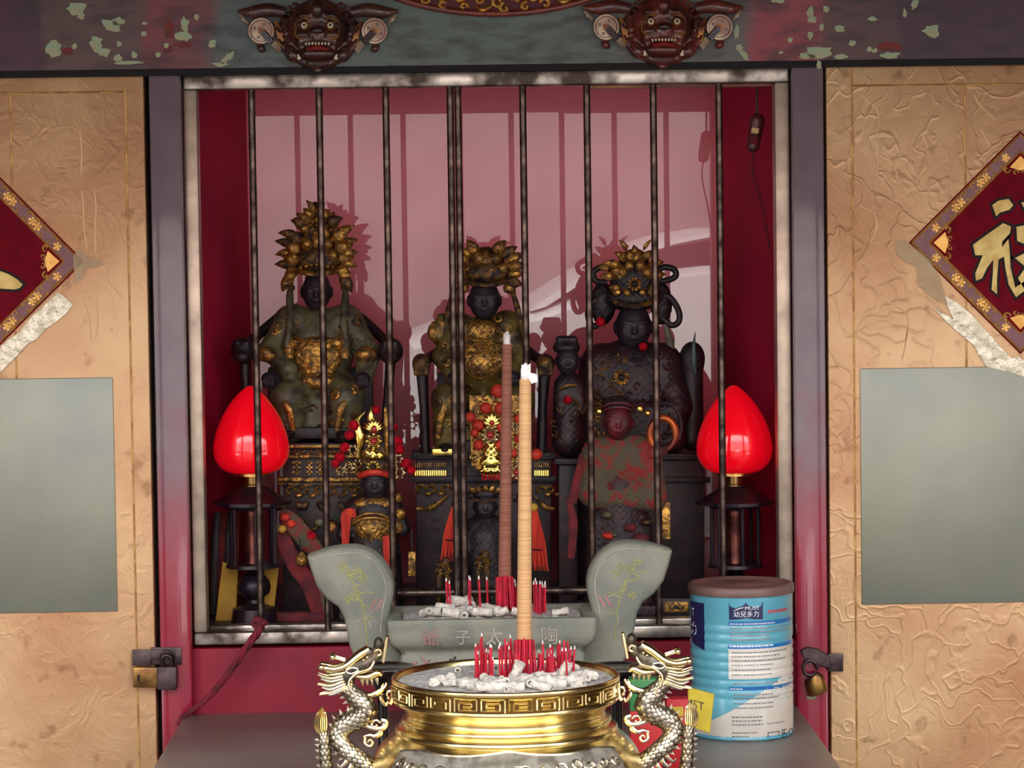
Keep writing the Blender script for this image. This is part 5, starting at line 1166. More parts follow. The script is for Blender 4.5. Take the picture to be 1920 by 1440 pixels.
for sx in (-1, 1):
    x = 597 + sx * 52
    M().tube(catmull([(x - sx * 3, 540, 20), (x, 552, 22), (x - sx * 2, 600, 44), (x + sx * 4, 650, 60)]), [4, 7, 9, 5], 10).build('hanging_tassel', m_olive, f1, s1); M().ell((x - sx * 3, 540, 20), 7).build('tassel_knob', m_gl, f1, s1)
    M().tube(catmull([(597 + sx * 48, 610, 40), (597 + sx * 52, 640, 56), (597 + sx * 50, 670, 66)]), [6, 10, 8], 8, sq=(.5, 1)).build('gilt_collar', m_gl2, f1, s1)
    # chair arm with animal-head knob
    M().tube(catmull([(597 + sx * 70, 590, -34), (597 + sx * 104, 620, -20), (597 + sx * 130, 645, 20), (597 + sx * 136, 652, 50)]), [9, 10, 11, 12], 10).build('chair_arm', m_soot, f1, s1)
    sdf('arm_knob', [('e', (597 + sx * 137, 656, 58), (23, 25, 24)), ('e', (597 + sx * 137, 666, 78), (14, 12, 12)), ('e', (597 + sx * 128, 640, 70), (7, 6, 8)), ('e', (597 + sx * 147, 640, 70), (7, 6, 8))], m_soot, f1, s1, k=5, h=2.4)
    M().tube([(597 + sx * 136, 675, 40), (597 + sx * 132, 740, 40), (597 + sx * 126, 815, 40)], [10, 9, 10], 10).build('chair_leg', m_soot, f1, s1)
    M().ell((597 + sx * 92, 662, 66), (20, 15, 14)).build('cuff', m_gl2, f1, s1); M().ell((597 + sx * 86, 706, 88), (15, 13, 14)).build('hand', m_face, f1, s1)
    for k in range(4): M().tube(catmull([(597 + sx * (80 + k * 4.5), 704, 98), (597 + sx * (80 + k * 5), 714, 102), (597 + sx * (80 + k * 5), 722, 98)]), [4, 3.6, 2.8], 7).build('finger', m_face, f1, s1)
    M().tube(catmull([(597 + sx * 66, 735, 100), (597 + sx * 48, 760, 112), (597 + sx * 40, 800, 104)]), [5, 7, 5], 8, sq=(.6, 1)).build('robe_trim', m_gl2, f1, s1)
    M().tube(catmull([(597 + sx * 48, 806, 80), (597 + sx * 50, 808, 104), (597 + sx * 52, 811, 118)]), [13, 13, 6], 10, sq=(.6, 1)).build('boot', m_soot, f1, s1)
M().bbox((500, 690, -50), (698, 815, -30), 4).build('chair_back', m_soot, f1, s1); M().bbox((520, 795, -40), (680, 816, 100), 3).build('chair_seat', m_soot, f1, s1)
sdf('crown', [('e', (596, 488, 14), (44, 32, 28)), ('e', (596, 450, 8), (36, 34, 22)), ('e', (594, 415, 4), (18, 28, 14)), ('c', (592, 400, 0), (590, 384, 0), 9, 5)], m_gl, f1, s1, k=8, h=2.4, noise=1.5)
rr = random.Random(21)
for (x, y, a, ln, w) in [(590, 402, -.25, 28, 6), (598, 404, .35, 24, 6), (582, 420, -.7, 30, 7), (608, 420, .7, 28, 7), (570, 432, -.5, 26, 8), (622, 430, .5, 26, 8), (560, 448, -1.0, 36, 8), (630, 446, .9, 40, 9), (556, 462, -1.2, 38, 8), (636, 462, 1.1, 36, 8), (554, 480, -1.2, 36, 8), (638, 480, 1.2, 34, 8), (552, 498, -1.4, 34, 8), (640, 496, 1.4, 30, 8),
                         (556, 514, -1.9, 28, 8), (636, 512, 1.9, 28, 8), (552, 505, -2.5, 34, 8), (640, 505, 2.6, 40, 8), (575, 440, -.2, 26, 8), (612, 440, .3, 26, 8), (598, 430, .05, 28, 9), (580, 470, -.2, 26, 9), (612, 470, .2, 26, 9), (596, 468, 0, 30, 9), (570, 490, -.3, 22, 8), (622, 490, .3, 22, 8), (585, 412, -.5, 24, 8), (604, 412, .5, 22, 8), (574, 426, -.9, 28, 9), (616, 424, .9, 30, 10), (566, 456, -.8, 30, 11), (628, 454, .7, 34, 12), (562, 474, -.9, 30, 11), (632, 472, .9, 32, 12), (560, 492, -1.1, 28, 11), (634, 490, 1.1, 30, 12), (588, 448, -.2, 24, 10), (606, 448, .3, 24, 10), (560, 508, -1.7, 26, 10), (632, 508, 1.6, 26, 10), (640, 520, 2.2, 34, 10), (550, 520, -2.3, 32, 10)]:
    q = M(); leaf(q, x, y, a, ln * 1.05, w * 1.2, rr.uniform(18, 34), rr.uniform(.3, .9) * (1 if a > 0 else -1)); q.build('crown_leaf', m_gl2 if rr.random() < .8 else m_gl, f1, s1)
rosette(f1, s1, 594, 424, 13, 26, m_gl2, 8, m_gl); M().tube(catmull([(555, 506, 30), (575, 512, 46), (596, 514, 50), (617, 512, 46), (637, 506, 30)]), 5, 8).build('crown_band', m_gl2, f1, s1)
for k in range(7): M().ell((566 + k * 10, 502 - 2 * (3 - abs(k - 3)), 46 - abs(k - 3) * 4), 4.5, 8, 6).build('crown_bead', m_gl2, f1, s1)

# ---- middle statue
f2 = Fr(906, 846, .20); s2 = empty('deity_statue', f2.o, 'seated deity statue with black face and gilt robe in the middle', 'statue', 'seated deity statues')
sdf('robe', [('e', (906, 665, 10), (60, 72, 46)), ('e', (866, 616, 14), (28, 28, 30)), ('e', (948, 612, 16), (30, 30, 32)), ('c', (860, 615, 14), (832, 668, 34), 24, 20), ('c', (832, 668, 34), (850, 700, 62), 20, 15), ('c', (952, 612, 16), (972, 668, 36), 26, 20), ('c', (972, 668, 36), (958, 706, 66), 20, 15), ('c', (832, 640, 26), (828, 596, 20), 13, 9), ('e', (818, 622, 22), (16, 20, 14)),
             ('c', (880, 740, 30), (842, 746, 76), 38, 32), ('c', (932, 740, 30), (968, 746, 76), 38, 32), ('c', (842, 748, 74), (838, 822, 66), 30, 25), ('c', (968, 748, 74), (972, 822, 66), 30, 25), ('b', (906, 790, 26), (74, 44, 44), 14)], m_olg, f2, s2, k=9, h=3.0, noise=1.4)
carve(f2, s2.children[-1], s2, [(826, 640, 860, 700), (930, 590, 975, 690), (820, 720, 880, 810), (930, 720, 990, 810), (850, 590, 890, 640)], 40, [m_gl2, m_olg, m_gl], seed=4)
sdf('belly_armour', [('e', (904, 672, 48), (42, 40, 18)), ('e', (904, 620, 34), (34, 22, 18))], m_gl2, f2, s2, k=6, h=2.2, noise=1.6)
for y, w in ((628, 36), (640, 44), (652, 46)): M().tube(catmull([(904 - w, y, 44), (904 - w * .5, y + 7, 60), (904, y + 9, 64), (904 + w * .5, y + 7, 60), (904 + w, y, 44)]), 3, 8).build('armour_band', m_gl2, f2, s2)
for k in range(9): 
    q = M(); a = k * .7; spiral(q, 904 + 24 * math.cos(a), 674 + 22 * math.sin(a), 9, a, 1, 66, 2.4, 5); q.build('armour_scroll', m_gl2, f2, s2)
sface(f2, s2, 908, 562, 29, 38, 24, m_face)
for sx in (-1, 1):
    M().tube(catmull([(906 + sx * 66, 640, -30), (906 + sx * 90, 664, 0), (906 + sx * 112, 676, 40)]), [9, 10, 10], 10).build('chair_arm', m_soot, f2, s2)
    sdf('arm_knob', [('e', (906 + sx * 115, 680, 50), (17, 19, 18)), ('b', (906 + sx * 115, 694, 48), (14, 8, 14), 3)], m_gl, f2, s2, k=4, h=2.0)
    M().tube([(906 + sx * 114, 692, 40), (906 + sx * 110, 760, 40), (906 + sx * 108, 846, 40)], [12, 9, 10], 10).build('chair_leg', m_soot, f2, s2); M().ell((906 + sx * 54, 704, 84), (13, 12, 13)).build('hand', m_face, f2, s2)
    for k in range(4): M().tube(catmull([(906 + sx * (48 + k * 4), 702, 93), (906 + sx * (48 + k * 4.4), 710, 97), (906 + sx * (48 + k * 4.4), 718, 93)]), [3.6, 3.2, 2.4], 7).build('finger', m_face, f2, s2)
    M().tube(catmull([(906 + sx * 66, 745, 104), (906 + sx * 78, 775, 104), (906 + sx * 84, 815, 96)]), [5, 7, 5], 8, sq=(.6, 1)).build('robe_trim', m_gl2, f2, s2)
    M().tube(catmull([(906 + sx * 68, 830, 76), (906 + sx * 70, 832, 100), (906 + sx * 72, 836, 114)]), [13, 13, 6], 10, sq=(.6, 1)).build('boot', m_soot, f2, s2)
    M().tube(catmull([(906 + sx * 52, 540, 18), (906 + sx * 64, 580, 26), (906 + sx * 76, 640, 36)]), [4, 6, 4], 8).build('hanging_tassel', m_gl, f2, s2)
q = M(); leaf(q, 822, 640, -.6, 40, 10, 30, .8); leaf(q, 834, 625, -.2, 34, 9, 26, -.5); q.build('sleeve_fold', m_gl2, f2, s2)
M().bbox((812, 833, 30), (850, 846, 112), 2).build('foot_block', m_plaq, f2, s2); M().bbox((820, 700, -50), (995, 846, -30), 4).build('chair_back', m_soot, f2, s2); M().bbox((835, 820, -40), (980, 846, 92), 3).build('chair_seat', m_soot, f2, s2)
sdf('crown', [('e', (914, 512, 14), (42, 26, 28)), ('e', (912, 486, 8), (34, 22, 22))], m_gl, f2, s2, k=8, h=2.4, noise=1.5)
for (x, y, a, ln, w) in [(892, 478, -.4, 30, 9), (884, 482, -.9, 26, 8), (930, 478, .3, 30, 9), (942, 484, .7, 32, 8), (950, 492, 1.0, 34, 8), (954, 504, 1.2, 32, 8), (952, 516, 1.4, 28, 8), (950, 528, 1.7, 28, 9), (878, 490, -1.2, 26, 8), (874, 506, -1.4, 24, 8), (874, 522, -1.7, 24, 8), (900, 496, -.2, 24, 9), (926, 496, .2, 24, 9), (912, 500, 0, 26, 9), (888, 512, -.5, 22, 8), (938, 512, .5, 22, 8), (946, 534, 2.2, 24, 9), (876, 534, -2.2, 24, 9)]:
    q = M(); leaf(q, x, y, a, ln * 1.08, w * 1.3, rr.uniform(18, 34), rr.uniform(.2, .8) * (1 if a > 0 else -1)); q.build('crown_leaf', m_gl2 if rr.random() < .7 else m_gl, f2, s2)
M().tube(catmull([(872, 528, 30), (890, 533, 46), (910, 535, 52), (930, 533, 46), (948, 528, 30)]), 4.5, 8).build('crown_band', m_gl, f2, s2)
# its breast ornament
f2b = Fr(925, 820, .105); nk = empty('beaded_breast_ornament', f2b.o, 'gold filigree apron with round orange red beads hanging before the middle statue', 'ornament')
M().prism([(880, 742), (990, 742), (990, 800), (978, 880), (950, 900), (905, 892), (884, 872)], -8, -4).build('filigree_ground', m_gl2, f2b, nk, smooth=False)
for k in range(70):
    x = rr.uniform(884, 988); y = rr.uniform(744, 884); q = M(); spiral(q, x, y, rr.uniform(5, 8), rr.uniform(0, 6), rr.choice((-1, 1)), -2, 1.6, 5); q.build('filigree_curl', m_silv, f2b, nk)
for x, y, r in ((933, 733, 13), (911, 765, 11), (938, 766, 11), (882, 782, 10), (897, 797, 11), (974, 786, 10), (940, 802, 11), (897, 834, 10), (938, 834, 10), (974, 822, 10), (1006, 852, 11), (890, 812, 8), (962, 850, 9)): pom(f2b, nk, x, y, r, 3, m_pomo, 'round_bead')
q = M()
for a in (-.9, -.55, -.25, 0, .25, .55, .9): leaf(q, 922, 800, a, 34 - 12 * abs(a), 5, 8, .3 * a)
q.build('plaque_flames', m_plaq, f2b, nk)
rosette(f2b, nk, 922, 792, 12, 12, m_plaq, 8, m_jewel); rosette(f2b, nk, 919, 815, 17, 12, m_silv, 10, m_jewel); rosette(f2b, nk, 968, 885, 13, 12, m_silv, 8, m_jewel)
sdf('seated_figure_plaque', [('e', (921, 846, 8), (14, 16, 8)), ('e', (921, 866, 8), (22, 14, 10)), ('e', (921, 834, 10), (8, 9, 7)), ('e', (921, 882, 8), (26, 7, 8))], m_plaq, f2b, nk, k=4, h=1.8, noise=1.2)
for k in range(5): rosette(f2b, nk, 966, 800 + k * 18, 8, 6, m_silv, 6)
for k in range(14): M().tube([(905 + k * 6, 884, 2), (905 + k * 6, 900, 2)], 1.8, 6).build('red_fringe', m_pom, f2b, nk)

# ---- right statue, dark
f3 = Fr(1182, 850, .23); s3 = empty('deity_statue', f3.o, 'soot dark deity statue with gilt headdress and looped ribbons at right', 'statue', 'seated deity statues')
sdf('robe', [('e', (1182, 730, 6), (86, 96, 52)), ('e', (1126, 680, 10), (36, 36, 34)), ('e', (1240, 678, 10), (36, 36, 34)), ('c', (1118, 690, 12), (1098, 760, 40), 32, 26), ('c', (1246, 690, 12), (1270, 760, 40), 32, 26), ('b', (1182, 796, 20), (100, 48, 50), 20)], m_sootr, f3, s3, k=12, h=3.6, noise=2.2)
carve(f3, s3.children[-1], s3, [(1110, 660, 1170, 740), (1190, 660, 1260, 740), (1130, 730, 1240, 790), (1100, 740, 1130, 820), (1240, 740, 1275, 820)], 64, [m_gl, m_sootr, m_soot, m_gl2, m_sootr], R=(6, 12), seed=5)
sface(f3, s3, 1186, 612, 33, 44, 26, m_face)
sdf('headdress', [('e', (1186, 560, 16), (52, 24, 30)), ('e', (1186, 525, 14), (44, 36, 26)), ('e', (1188, 490, 10), (28, 22, 18)), ('e', (1130, 570, 0), (24, 40, 20)), ('e', (1240, 570, 0), (20, 40, 20))], m_soot, f3, s3, k=8, h=2.6, noise=1.8)
sdf('headdress_top', [('e', (1188, 482, 22), (24, 14, 14)), ('e', (1160, 512, 26), (18, 16, 12)), ('e', (1212, 512, 26), (18, 16, 12))], m_gl2, f3, s3, k=6, h=2.2, noise=1.6)
for (x, y, a, ln, w) in [(1172, 470, -.3, 24, 5), (1204, 470, .4, 26, 4), (1160, 500, -1.2, 34, 9), (1150, 520, -1.4, 28, 9), (1216, 500, 1.0, 28, 9), (1222, 520, 1.2, 24, 9), (1170, 490, -.6, 26, 8), (1204, 488, .6, 26, 8), (1160, 545, -1.0, 22, 8), (1214, 545, 1.0, 22, 8), (1140, 505, -1.3, 24, 7), (1188, 478, 0, 18, 7), (1170, 520, -.5, 24, 9), (1206, 520, .5, 24, 9), (1162, 556, -.7, 24, 8), (1212, 556, .7, 24, 8), (1180, 508, -.2, 22, 9), (1196, 508, .2, 22, 9), (1176, 556, -.3, 18, 7), (1200, 556, .3, 18, 7)]:
    q = M(); leaf(q, x, y, a, ln, w, rr.uniform(30, 44), rr.uniform(.3, .9) * (1 if a > 0 else -1)); q.build('headdress_leaf', m_gl2, f3, s3)
rosette(f3, s3, 1187, 533, 13, 46, m_gl2, 10, m_soot); rosette(f3, s3, 1162, 705, 14, 60, m_gl2, 12, m_soot, 'breast_ring')
q = M(); q.tube(catmull([(1150, 566, 44), (1186, 574, 58), (1222, 566, 44)]), 5, 8); q.build('headband', m_gl, f3, s3)
for P, r in (([(1228, 512, 10), (1244, 502, 12), (1262, 506, 12), (1266, 518, 12), (1252, 526, 12), (1234, 528, 10)], 6), ([(1232, 560, 10), (1252, 556, 14), (1270, 580, 14), (1272, 602, 12), (1258, 610, 12), (1240, 596, 10)], 6), ([(1146, 506, 8), (1128, 502, 10), (1112, 512, 10), (1118, 528, 10), (1138, 530, 8)], 6), ([(1140, 560, 8), (1112, 566, 12), (1102, 590, 12), (1112, 612, 12), (1132, 600, 8)], 6)):
    M().tube(catmull(P), r, 10).build('ribbon_loop', m_soot, f3, s3)
pom(f3, s3, 1124, 603, 9, 40); pom(f3, s3, 1202, 648, 8, 62); M().tube(catmull([(1246, 610, 20), (1254, 640, 22), (1262, 680, 20)]), [4, 8, 5], 8, sq=(.5, 1)).build('side_ribbon', m_olive, f3, s3)
sdf('arm_knob', [('e', (1296, 672, 20), (24, 32, 22)), ('c', (1296, 690, 20), (1296, 822, 20), 20, 22)], m_soot, f3, s3, k=6, h=3)
q = M(); leaf(q, 1300, 700, -.15, 80, 5, 46, .35); q.build('plume', mat('blue_green_plume', (58, 84, 84), rough=.4, metal=.2), f3, s3)

# ---- attendant left of it
f4 = Fr(1062, 850, .16); s4 = empty('attendant_statue', f4.o, 'dark small attendant statue between the middle and right statues', 'statue')
sdf('robe', [('e', (1066, 740, 0), (28, 46, 26)), ('c', (1052, 720, 6), (1050, 770, 20), 12, 11), ('c', (1082, 720, 6), (1088, 770, 20), 12, 11), ('c', (1066, 760, 0), (1066, 826, 0), 28, 32)], m_sootr, f4, s4, k=8, h=3, noise=1.8)
sface(f4, s4, 1064, 676, 22, 28, 8, m_face); sdf('hat', [('e', (1062, 652, 2), (26, 14, 22)), ('b', (1062, 640, 0), (20, 10, 16), 6)], m_soot, f4, s4, k=6, h=2.4)
M().tube(catmull([(1048, 728, 30), (1060, 722, 36), (1078, 720, 32)]), 3, 8).build('collar', m_gl2, f4, s4); pom(f4, s4, 1063, 748, 8, 34); 
for k in range(8): q = M(); spiral(q, rr.uniform(1036, 1090), rr.uniform(750, 830), 8, rr.uniform(0, 6), 1, 34, 2, 5); q.build('robe_scroll', m_gl, f4, s4)
f4b = Fr(1062, 850, .14); 
st4 = stand(1040, 1092, 860, .135, 'narrow dark stand under the small attendant statue', [(866, 5, m_soot)], 70)

# ---- red-faced child deity in front
YF = .10
f5 = Fr(1160, 1040, YF); b5 = 1040 + (f5.o.z - zn) / f5.s
s5 = empty('child_deity_statue', f5.o, 'small dark red faced deity with a flowered cape and ring, front right', 'statue')
sdf('lower_robe', [('c', (1160, 880, -10), (1160, b5 - 40, -10), 50, 62), ('c', (1120, 980, 10), (1115, b5 - 22, 14), 22, 20), ('c', (1200, 980, 10), (1205, b5 - 22, 14), 22, 20), ('b', (1160, b5 - 14, 0), (76, 12, 44), 6)], m_sootr, f5, s5, k=10, h=3.4, noise=2)
sdf('cape', [('e', (1164, 868, 6), (70, 56, 40)), ('c', (1120, 850, 14), (1110, 920, 20), 30, 28), ('c', (1206, 850, 14), (1222, 930, 18), 32, 28), ('e', (1164, 930, 12), (72, 30, 34))], m_cloth, f5, s5, k=14, h=3.2, noise=2.4)
carve(f5, s5.children[-1], s5, [(1100, 840, 1230, 940)], 26, [m_cloth2, m_olive, m_gl], R=(6, 11), name='cape_pattern', seed=8)
sface(f5, s5, 1157, 790, 27, 34, 24, m_facer)
sdf('cap', [('e', (1157, 764, 14), (30, 16, 24)), ('e', (1157, 754, 12), (24, 12, 20))], m_soot, f5, s5, k=6, h=2.4, noise=1)
for y in (756, 764): M().tube(catmull([(1126, y + 8, 28), (1140, y, 38), (1157, y - 2, 42), (1174, y, 38), (1188, y + 8, 28)]), 2.6, 8).build('cap_band', m_facer, f5, s5)
for x, y, r in ((1122, 770, 8), (1197, 765, 9), (1212, 773, 7)): M().ell((x, y, 36), (r * .8, r, r * .7), 10, 7).build('gilt_knob', m_plaq, f5, s5)
ringm = mat('amber_ring', (190, 96, 40), (96, 36, 30), rough=.3, scale=30, metal=.5)
M().tube([(1240 + 24 * math.cos(a), 812 + 30 * math.sin(a), 34) for a in np.linspace(0, 2 * math.pi, 40)], 6.5, 10).build('ring', ringm, f5, s5)
M().tube([(1246 + 30 * math.cos(a), 800 + 44 * math.sin(a), 10) for a in np.linspace(-2.0, .6, 24)], 3, 8).build('halo_arc', m_sootr, f5, s5); M().tube(catmull([(1206, 850, 30), (1222, 846, 40), (1236, 840, 40)]), [14, 12, 9], 10).build('arm', m_cloth, f5, s5)
for k in range(4): M().tube(catmull([(1236, 838 + k * 3, 44), (1244, 836 + k * 3, 46), (1246, 842 + k * 3, 40)]), 2.6, 6).build('finger', m_facer, f5, s5)
for x, y, r, m in ((1135, 962, 12, m_olive), (1178, 985, 14, m_cloth2), (1210, 975, 12, m_gl), (1138, 1000, 12, m_pomo), (1150, 998, 8, m_olive), (1200, 1005, 16, m_cloth2), (1160, 1020, 12, m_gl)): M().ell((x, y, 42), (r, r * .6, 12), 10, 6).build('cloth_knot', m, f5, s5)
M().bbox((1240, 940, 12), (1256, 1010, 16), 2).build('gilt_hanging', m_gl2, f5, s5)
M().tube(catmull([(1066, 935, 22), (1074, 980, 26), (1070, 1044, 24)]), [5, 9, 7], 10, sq=(.4, 1)).build('red_stole', m_cloth2, f5, s5); M().tube(catmull([(1096, 850, 20), (1084, 900, 28), (1072, 940, 24)]), [10, 12, 8], 10, sq=(.5, 1)).build('red_sleeve', m_cloth2, f5, s5)

# ---- gold-bellied figure in front at left
f6 = Fr(702, 1050, YF); b6 = 1050 + (f6.o.z - zn) / f6.s
s6 = empty('general_statue', f6.o, 'small black faced figure with bright gold head plaques and gold belly, front left', 'statue')
sdf('robe', [('e', (702, 960, 0), (50, 40, 36)), ('c', (702, 960, 0), (702, b6 - 40, -4), 42, 56), ('c', (664, 950, 6), (646, 1000, 22), 17, 14), ('c', (738, 950, 6), (756, 990, 22), 17, 14), ('b', (702, b6 - 12, 0), (66, 10, 44), 5)], m_soot, f6, s6, k=9, h=3, noise=1.6)
sdf('belly', [('e', (700, 985, 30), (34, 30, 18)), ('e', (702, 944, 20), (38, 16, 18))], m_gl2, f6, s6, k=6, h=2.2, noise=1.4)
for y, w in ((958, 36), (966, 40)): M().tube(catmull([(700 - w, y + 14, 34), (700 - w * .5, y + 3, 46), (700, y, 50), (700 + w * .5, y + 3, 46), (700 + w, y + 14, 34)]), 3, 8).build('armour_band', m_gl2, f6, s6)
sface(f6, s6, 704, 904, 25, 30, 20, m_face)
M().tube(catmull([(676, 890, 26), (690, 884, 42), (704, 882, 46), (718, 884, 42), (732, 890, 26)]), 6, 8).build('headband', m_pomo, f6, s6); sdf('cap', [('e', (704, 872, 12), (32, 24, 24)), ('e', (704, 840, 4), (36, 40, 14))], m_gl, f6, s6, k=8, h=2.6, noise=1.4)
q = M()
for a in (-1.0, -.7, -.4, -.15, .15, .4, .7, 1.0): leaf(q, 702, 808, a, 30 - 8 * abs(a), 5, 34, .3 * a)
leaf(q, 700, 800, -.25, 42, 7, 30, .5); q.build('flame_plaque', m_plaq, f6, s6)
M().ell((703, 803, 40), (5, 8, 4), 10, 6).build('plaque_jewel', m_jewel, f6, s6)
rosette(f6, s6, 702, 825, 15, 38, m_plaq, 8, m_jewel); sdf('plaque_figure', [('e', (700, 850, 36), (16, 10, 7)), ('e', (712, 852, 36), (10, 8, 6)), ('e', (692, 846, 36), (8, 7, 6))], m_plaq, f6, s6, k=4, h=1.8, noise=1.2); rosette(f6, s6, 701, 873, 12, 44, m_plaq, 10, m_soot)
for x, y, R in ((663, 842, 10), (655, 876, 11), (672, 868, 9), (640, 882, 9), (750, 885, 12), (748, 858, 9), (738, 872, 8)): rosette(f6, s6, x, y, R, 30, m_silv, 6)
for x, y, r in ((664, 797, 10), (656, 815, 9), (648, 838, 10), (638, 856, 10), (630, 868, 8), (738, 800, 9), (746, 826, 10), (750, 842, 9), (762, 868, 10), (772, 880, 8), (706, 768, 8)): pom(f6, s6, x, y, r, 24)
M().tube(catmull([(672, 858, 16), (676, 820, 20), (668, 790, 16), (684, 772, 10)]), [3, 9, 8, 1.5], 8, sq=(.35, 1)).build('gold_plume', m_plaq, f6, s6); M().tube(catmull([(726, 856, 16), (726, 810, 20), (722, 764, 12)]), [3, 7, 2], 8, sq=(.35, 1)).build('gold_plume', m_gl2, f6, s6)
M().tube(catmull([(668, 958, 34), (652, 962, 38), (650, 990, 38), (649, 1022, 36)]), [8, 11, 8, 7], 10, sq=(.4, 1)).build('sash', m_sash, f6, s6); M().tube(catmull([(724, 1000, 40), (727, 1030, 42), (726, 1062, 38)]), [6, 8, 7], 10, sq=(.4, 1)).build('sash', m_sash, f6, s6)
for x, y, r in ((752, 960, 10), (746, 985, 11), (735, 1000, 9), (748, 930, 8), (624, 985, 9)): M().ell((x, y, 34), (r, r * 1.2, r * .8), 10, 7).build('gilt_boss', m_gl2, f6, s6)
for k in range(9): q = M(); spiral(q, 700 + 20 * math.cos(k * .7), 988 + 18 * math.sin(k * .7), 8, k, 1, 48 - 4 * abs(math.sin(k)), 2.2, 5); q.build('belly_scroll', m_gl2, f6, s6)
for y in (1020, 1040): scrolls(f6, s6, 672, 730, y, 3, 40, m_gl, 9, 'hem_scroll')
M().bbox((766, 1030, 34), (780, 1076, 38), 2).build('gilt_banner', m_gl2, f6, s6); M().tube([(773, 1028, 34), (773, 990, 30)], 2, 6).build('banner_cord', m_soot, f6, s6)

# ---- dark lion-riding figure under the middle table, with orange tassels
f7 = Fr(910, 1090, YF + .01); b7 = 1090 + (f7.o.z - zn) / f7.s
s7 = empty('guardian_figurine', f7.o, 'dark guardian figurine behind the incense with small gilt crown', 'statue')
sdf('robe', [('e', (910, 1000, 0), (36, 40, 26)), ('c', (910, 1010, 0), (910, b7 - 30, 0), 36, 46), ('c', (884, 985, 4), (872, 1030, 16), 13, 11), ('c', (936, 985, 4), (948, 1030, 16), 13, 11), ('b', (910, b7 - 10, 0), (56, 9, 36), 4)], m_soot, f7, s7, k=8, h=3, noise=1.6)
sface(f7, s7, 910, 948, 21, 26, 8, m_face); sdf('cap', [('e', (910, 926, 4), (24, 14, 18))], m_soot, f7, s7, k=4, h=2.2)
for (x, a) in ((892, -.8), (901, -.4), (910, 0), (919, .4), (928, .8)): q = M(); leaf(q, x, 922, a, 18, 5, 18, .4 * a); q.build('crown_leaf', m_gl2, f7, s7)
M().tube(catmull([(892, 936, 20), (910, 940, 28), (928, 936, 20)]), 3, 8).build('headband', m_gl, f7, s7); q = M(); leaf(q, 903, 1050, 2.4, 34, 7, 34, .5); q.build('gilt_leaf', m_gl2, f7, s7)
for cx, top, bot, sg in ((846, 948, 1052, -1), (1008, 955, 1070, 1)):
    ft = Fr(cx, 1000, .075); tz = empty('silk_tassel', ft.o, 'orange red silk tassel hanging %s of the incense sticks' % ('left' if sg < 0 else 'right'), 'tassel', 'pair of orange silk tassels')
    for k in range(16):
        u = (k / 15 - .5) * 2; M().tube(catmull([(cx - sg * 8 + u * 5, top, 4), (cx + u * 11, (top + bot) / 2, 7 * math.sin(k * 2.2)), (cx + sg * 4 + u * 15, bot - 8 * (k % 3), 6 * math.cos(k * 1.7))]), [2, 3.2, 1.6], 6).build('silk_strand', m_sash, ft, tz)
    M().ell((cx - sg * 8, top - 4, 4), (9, 8, 8), 12, 8).build('tassel_head', m_gl if sg < 0 else m_yelp, ft, tz); M().tube([(cx - sg * 8, top - 8, 3), (cx - sg * 12, 905, -12)], 1.8, 6).build('tassel_cord', m_gl, ft, tz)
    M().tube([(cx + 14 * math.cos(a), bot - 40, 8 * math.sin(a)) for a in np.linspace(0, 6.28, 14)], 1.4, 5).build('tie', m_soot, ft, tz)
for x, y in ((832, 1066), (905, 1052)):
    fb = Fr(x, y + 14, .06); bz = empty('gilt_lion_ornament', fb.o, 'small gilt curly lion ornament %s' % ('by the left tassel' if x < 850 else 'below the dark guardian figurine'), 'ornament'); zb_ = y + 14 + (fb.o.z - zn) / fb.s
    sdf('lion_body', [('e', (x, y, 0), (15, 14, 13)), ('e', (x + 4, y - 12, 8), (10, 10, 9)), ('c', (x - 8, y + 6, 4), (x - 9, zb_ - 4, 4), 6, 6), ('c', (x + 8, y + 6, 4), (x + 9, zb_ - 4, 4), 6, 6), ('b', (x, zb_ - 3, 0), (16, 4, 12), 2)], m_gl, fb, bz, k=4, h=1.8, noise=1)
    for k in range(7): q = M(); spiral(q, x + 11 * math.cos(k * .9), y + 10 * math.sin(k * .9), 5, k, 1, 13, 1.5, 5); q.build('mane_curl', m_gl2, fb, bz)

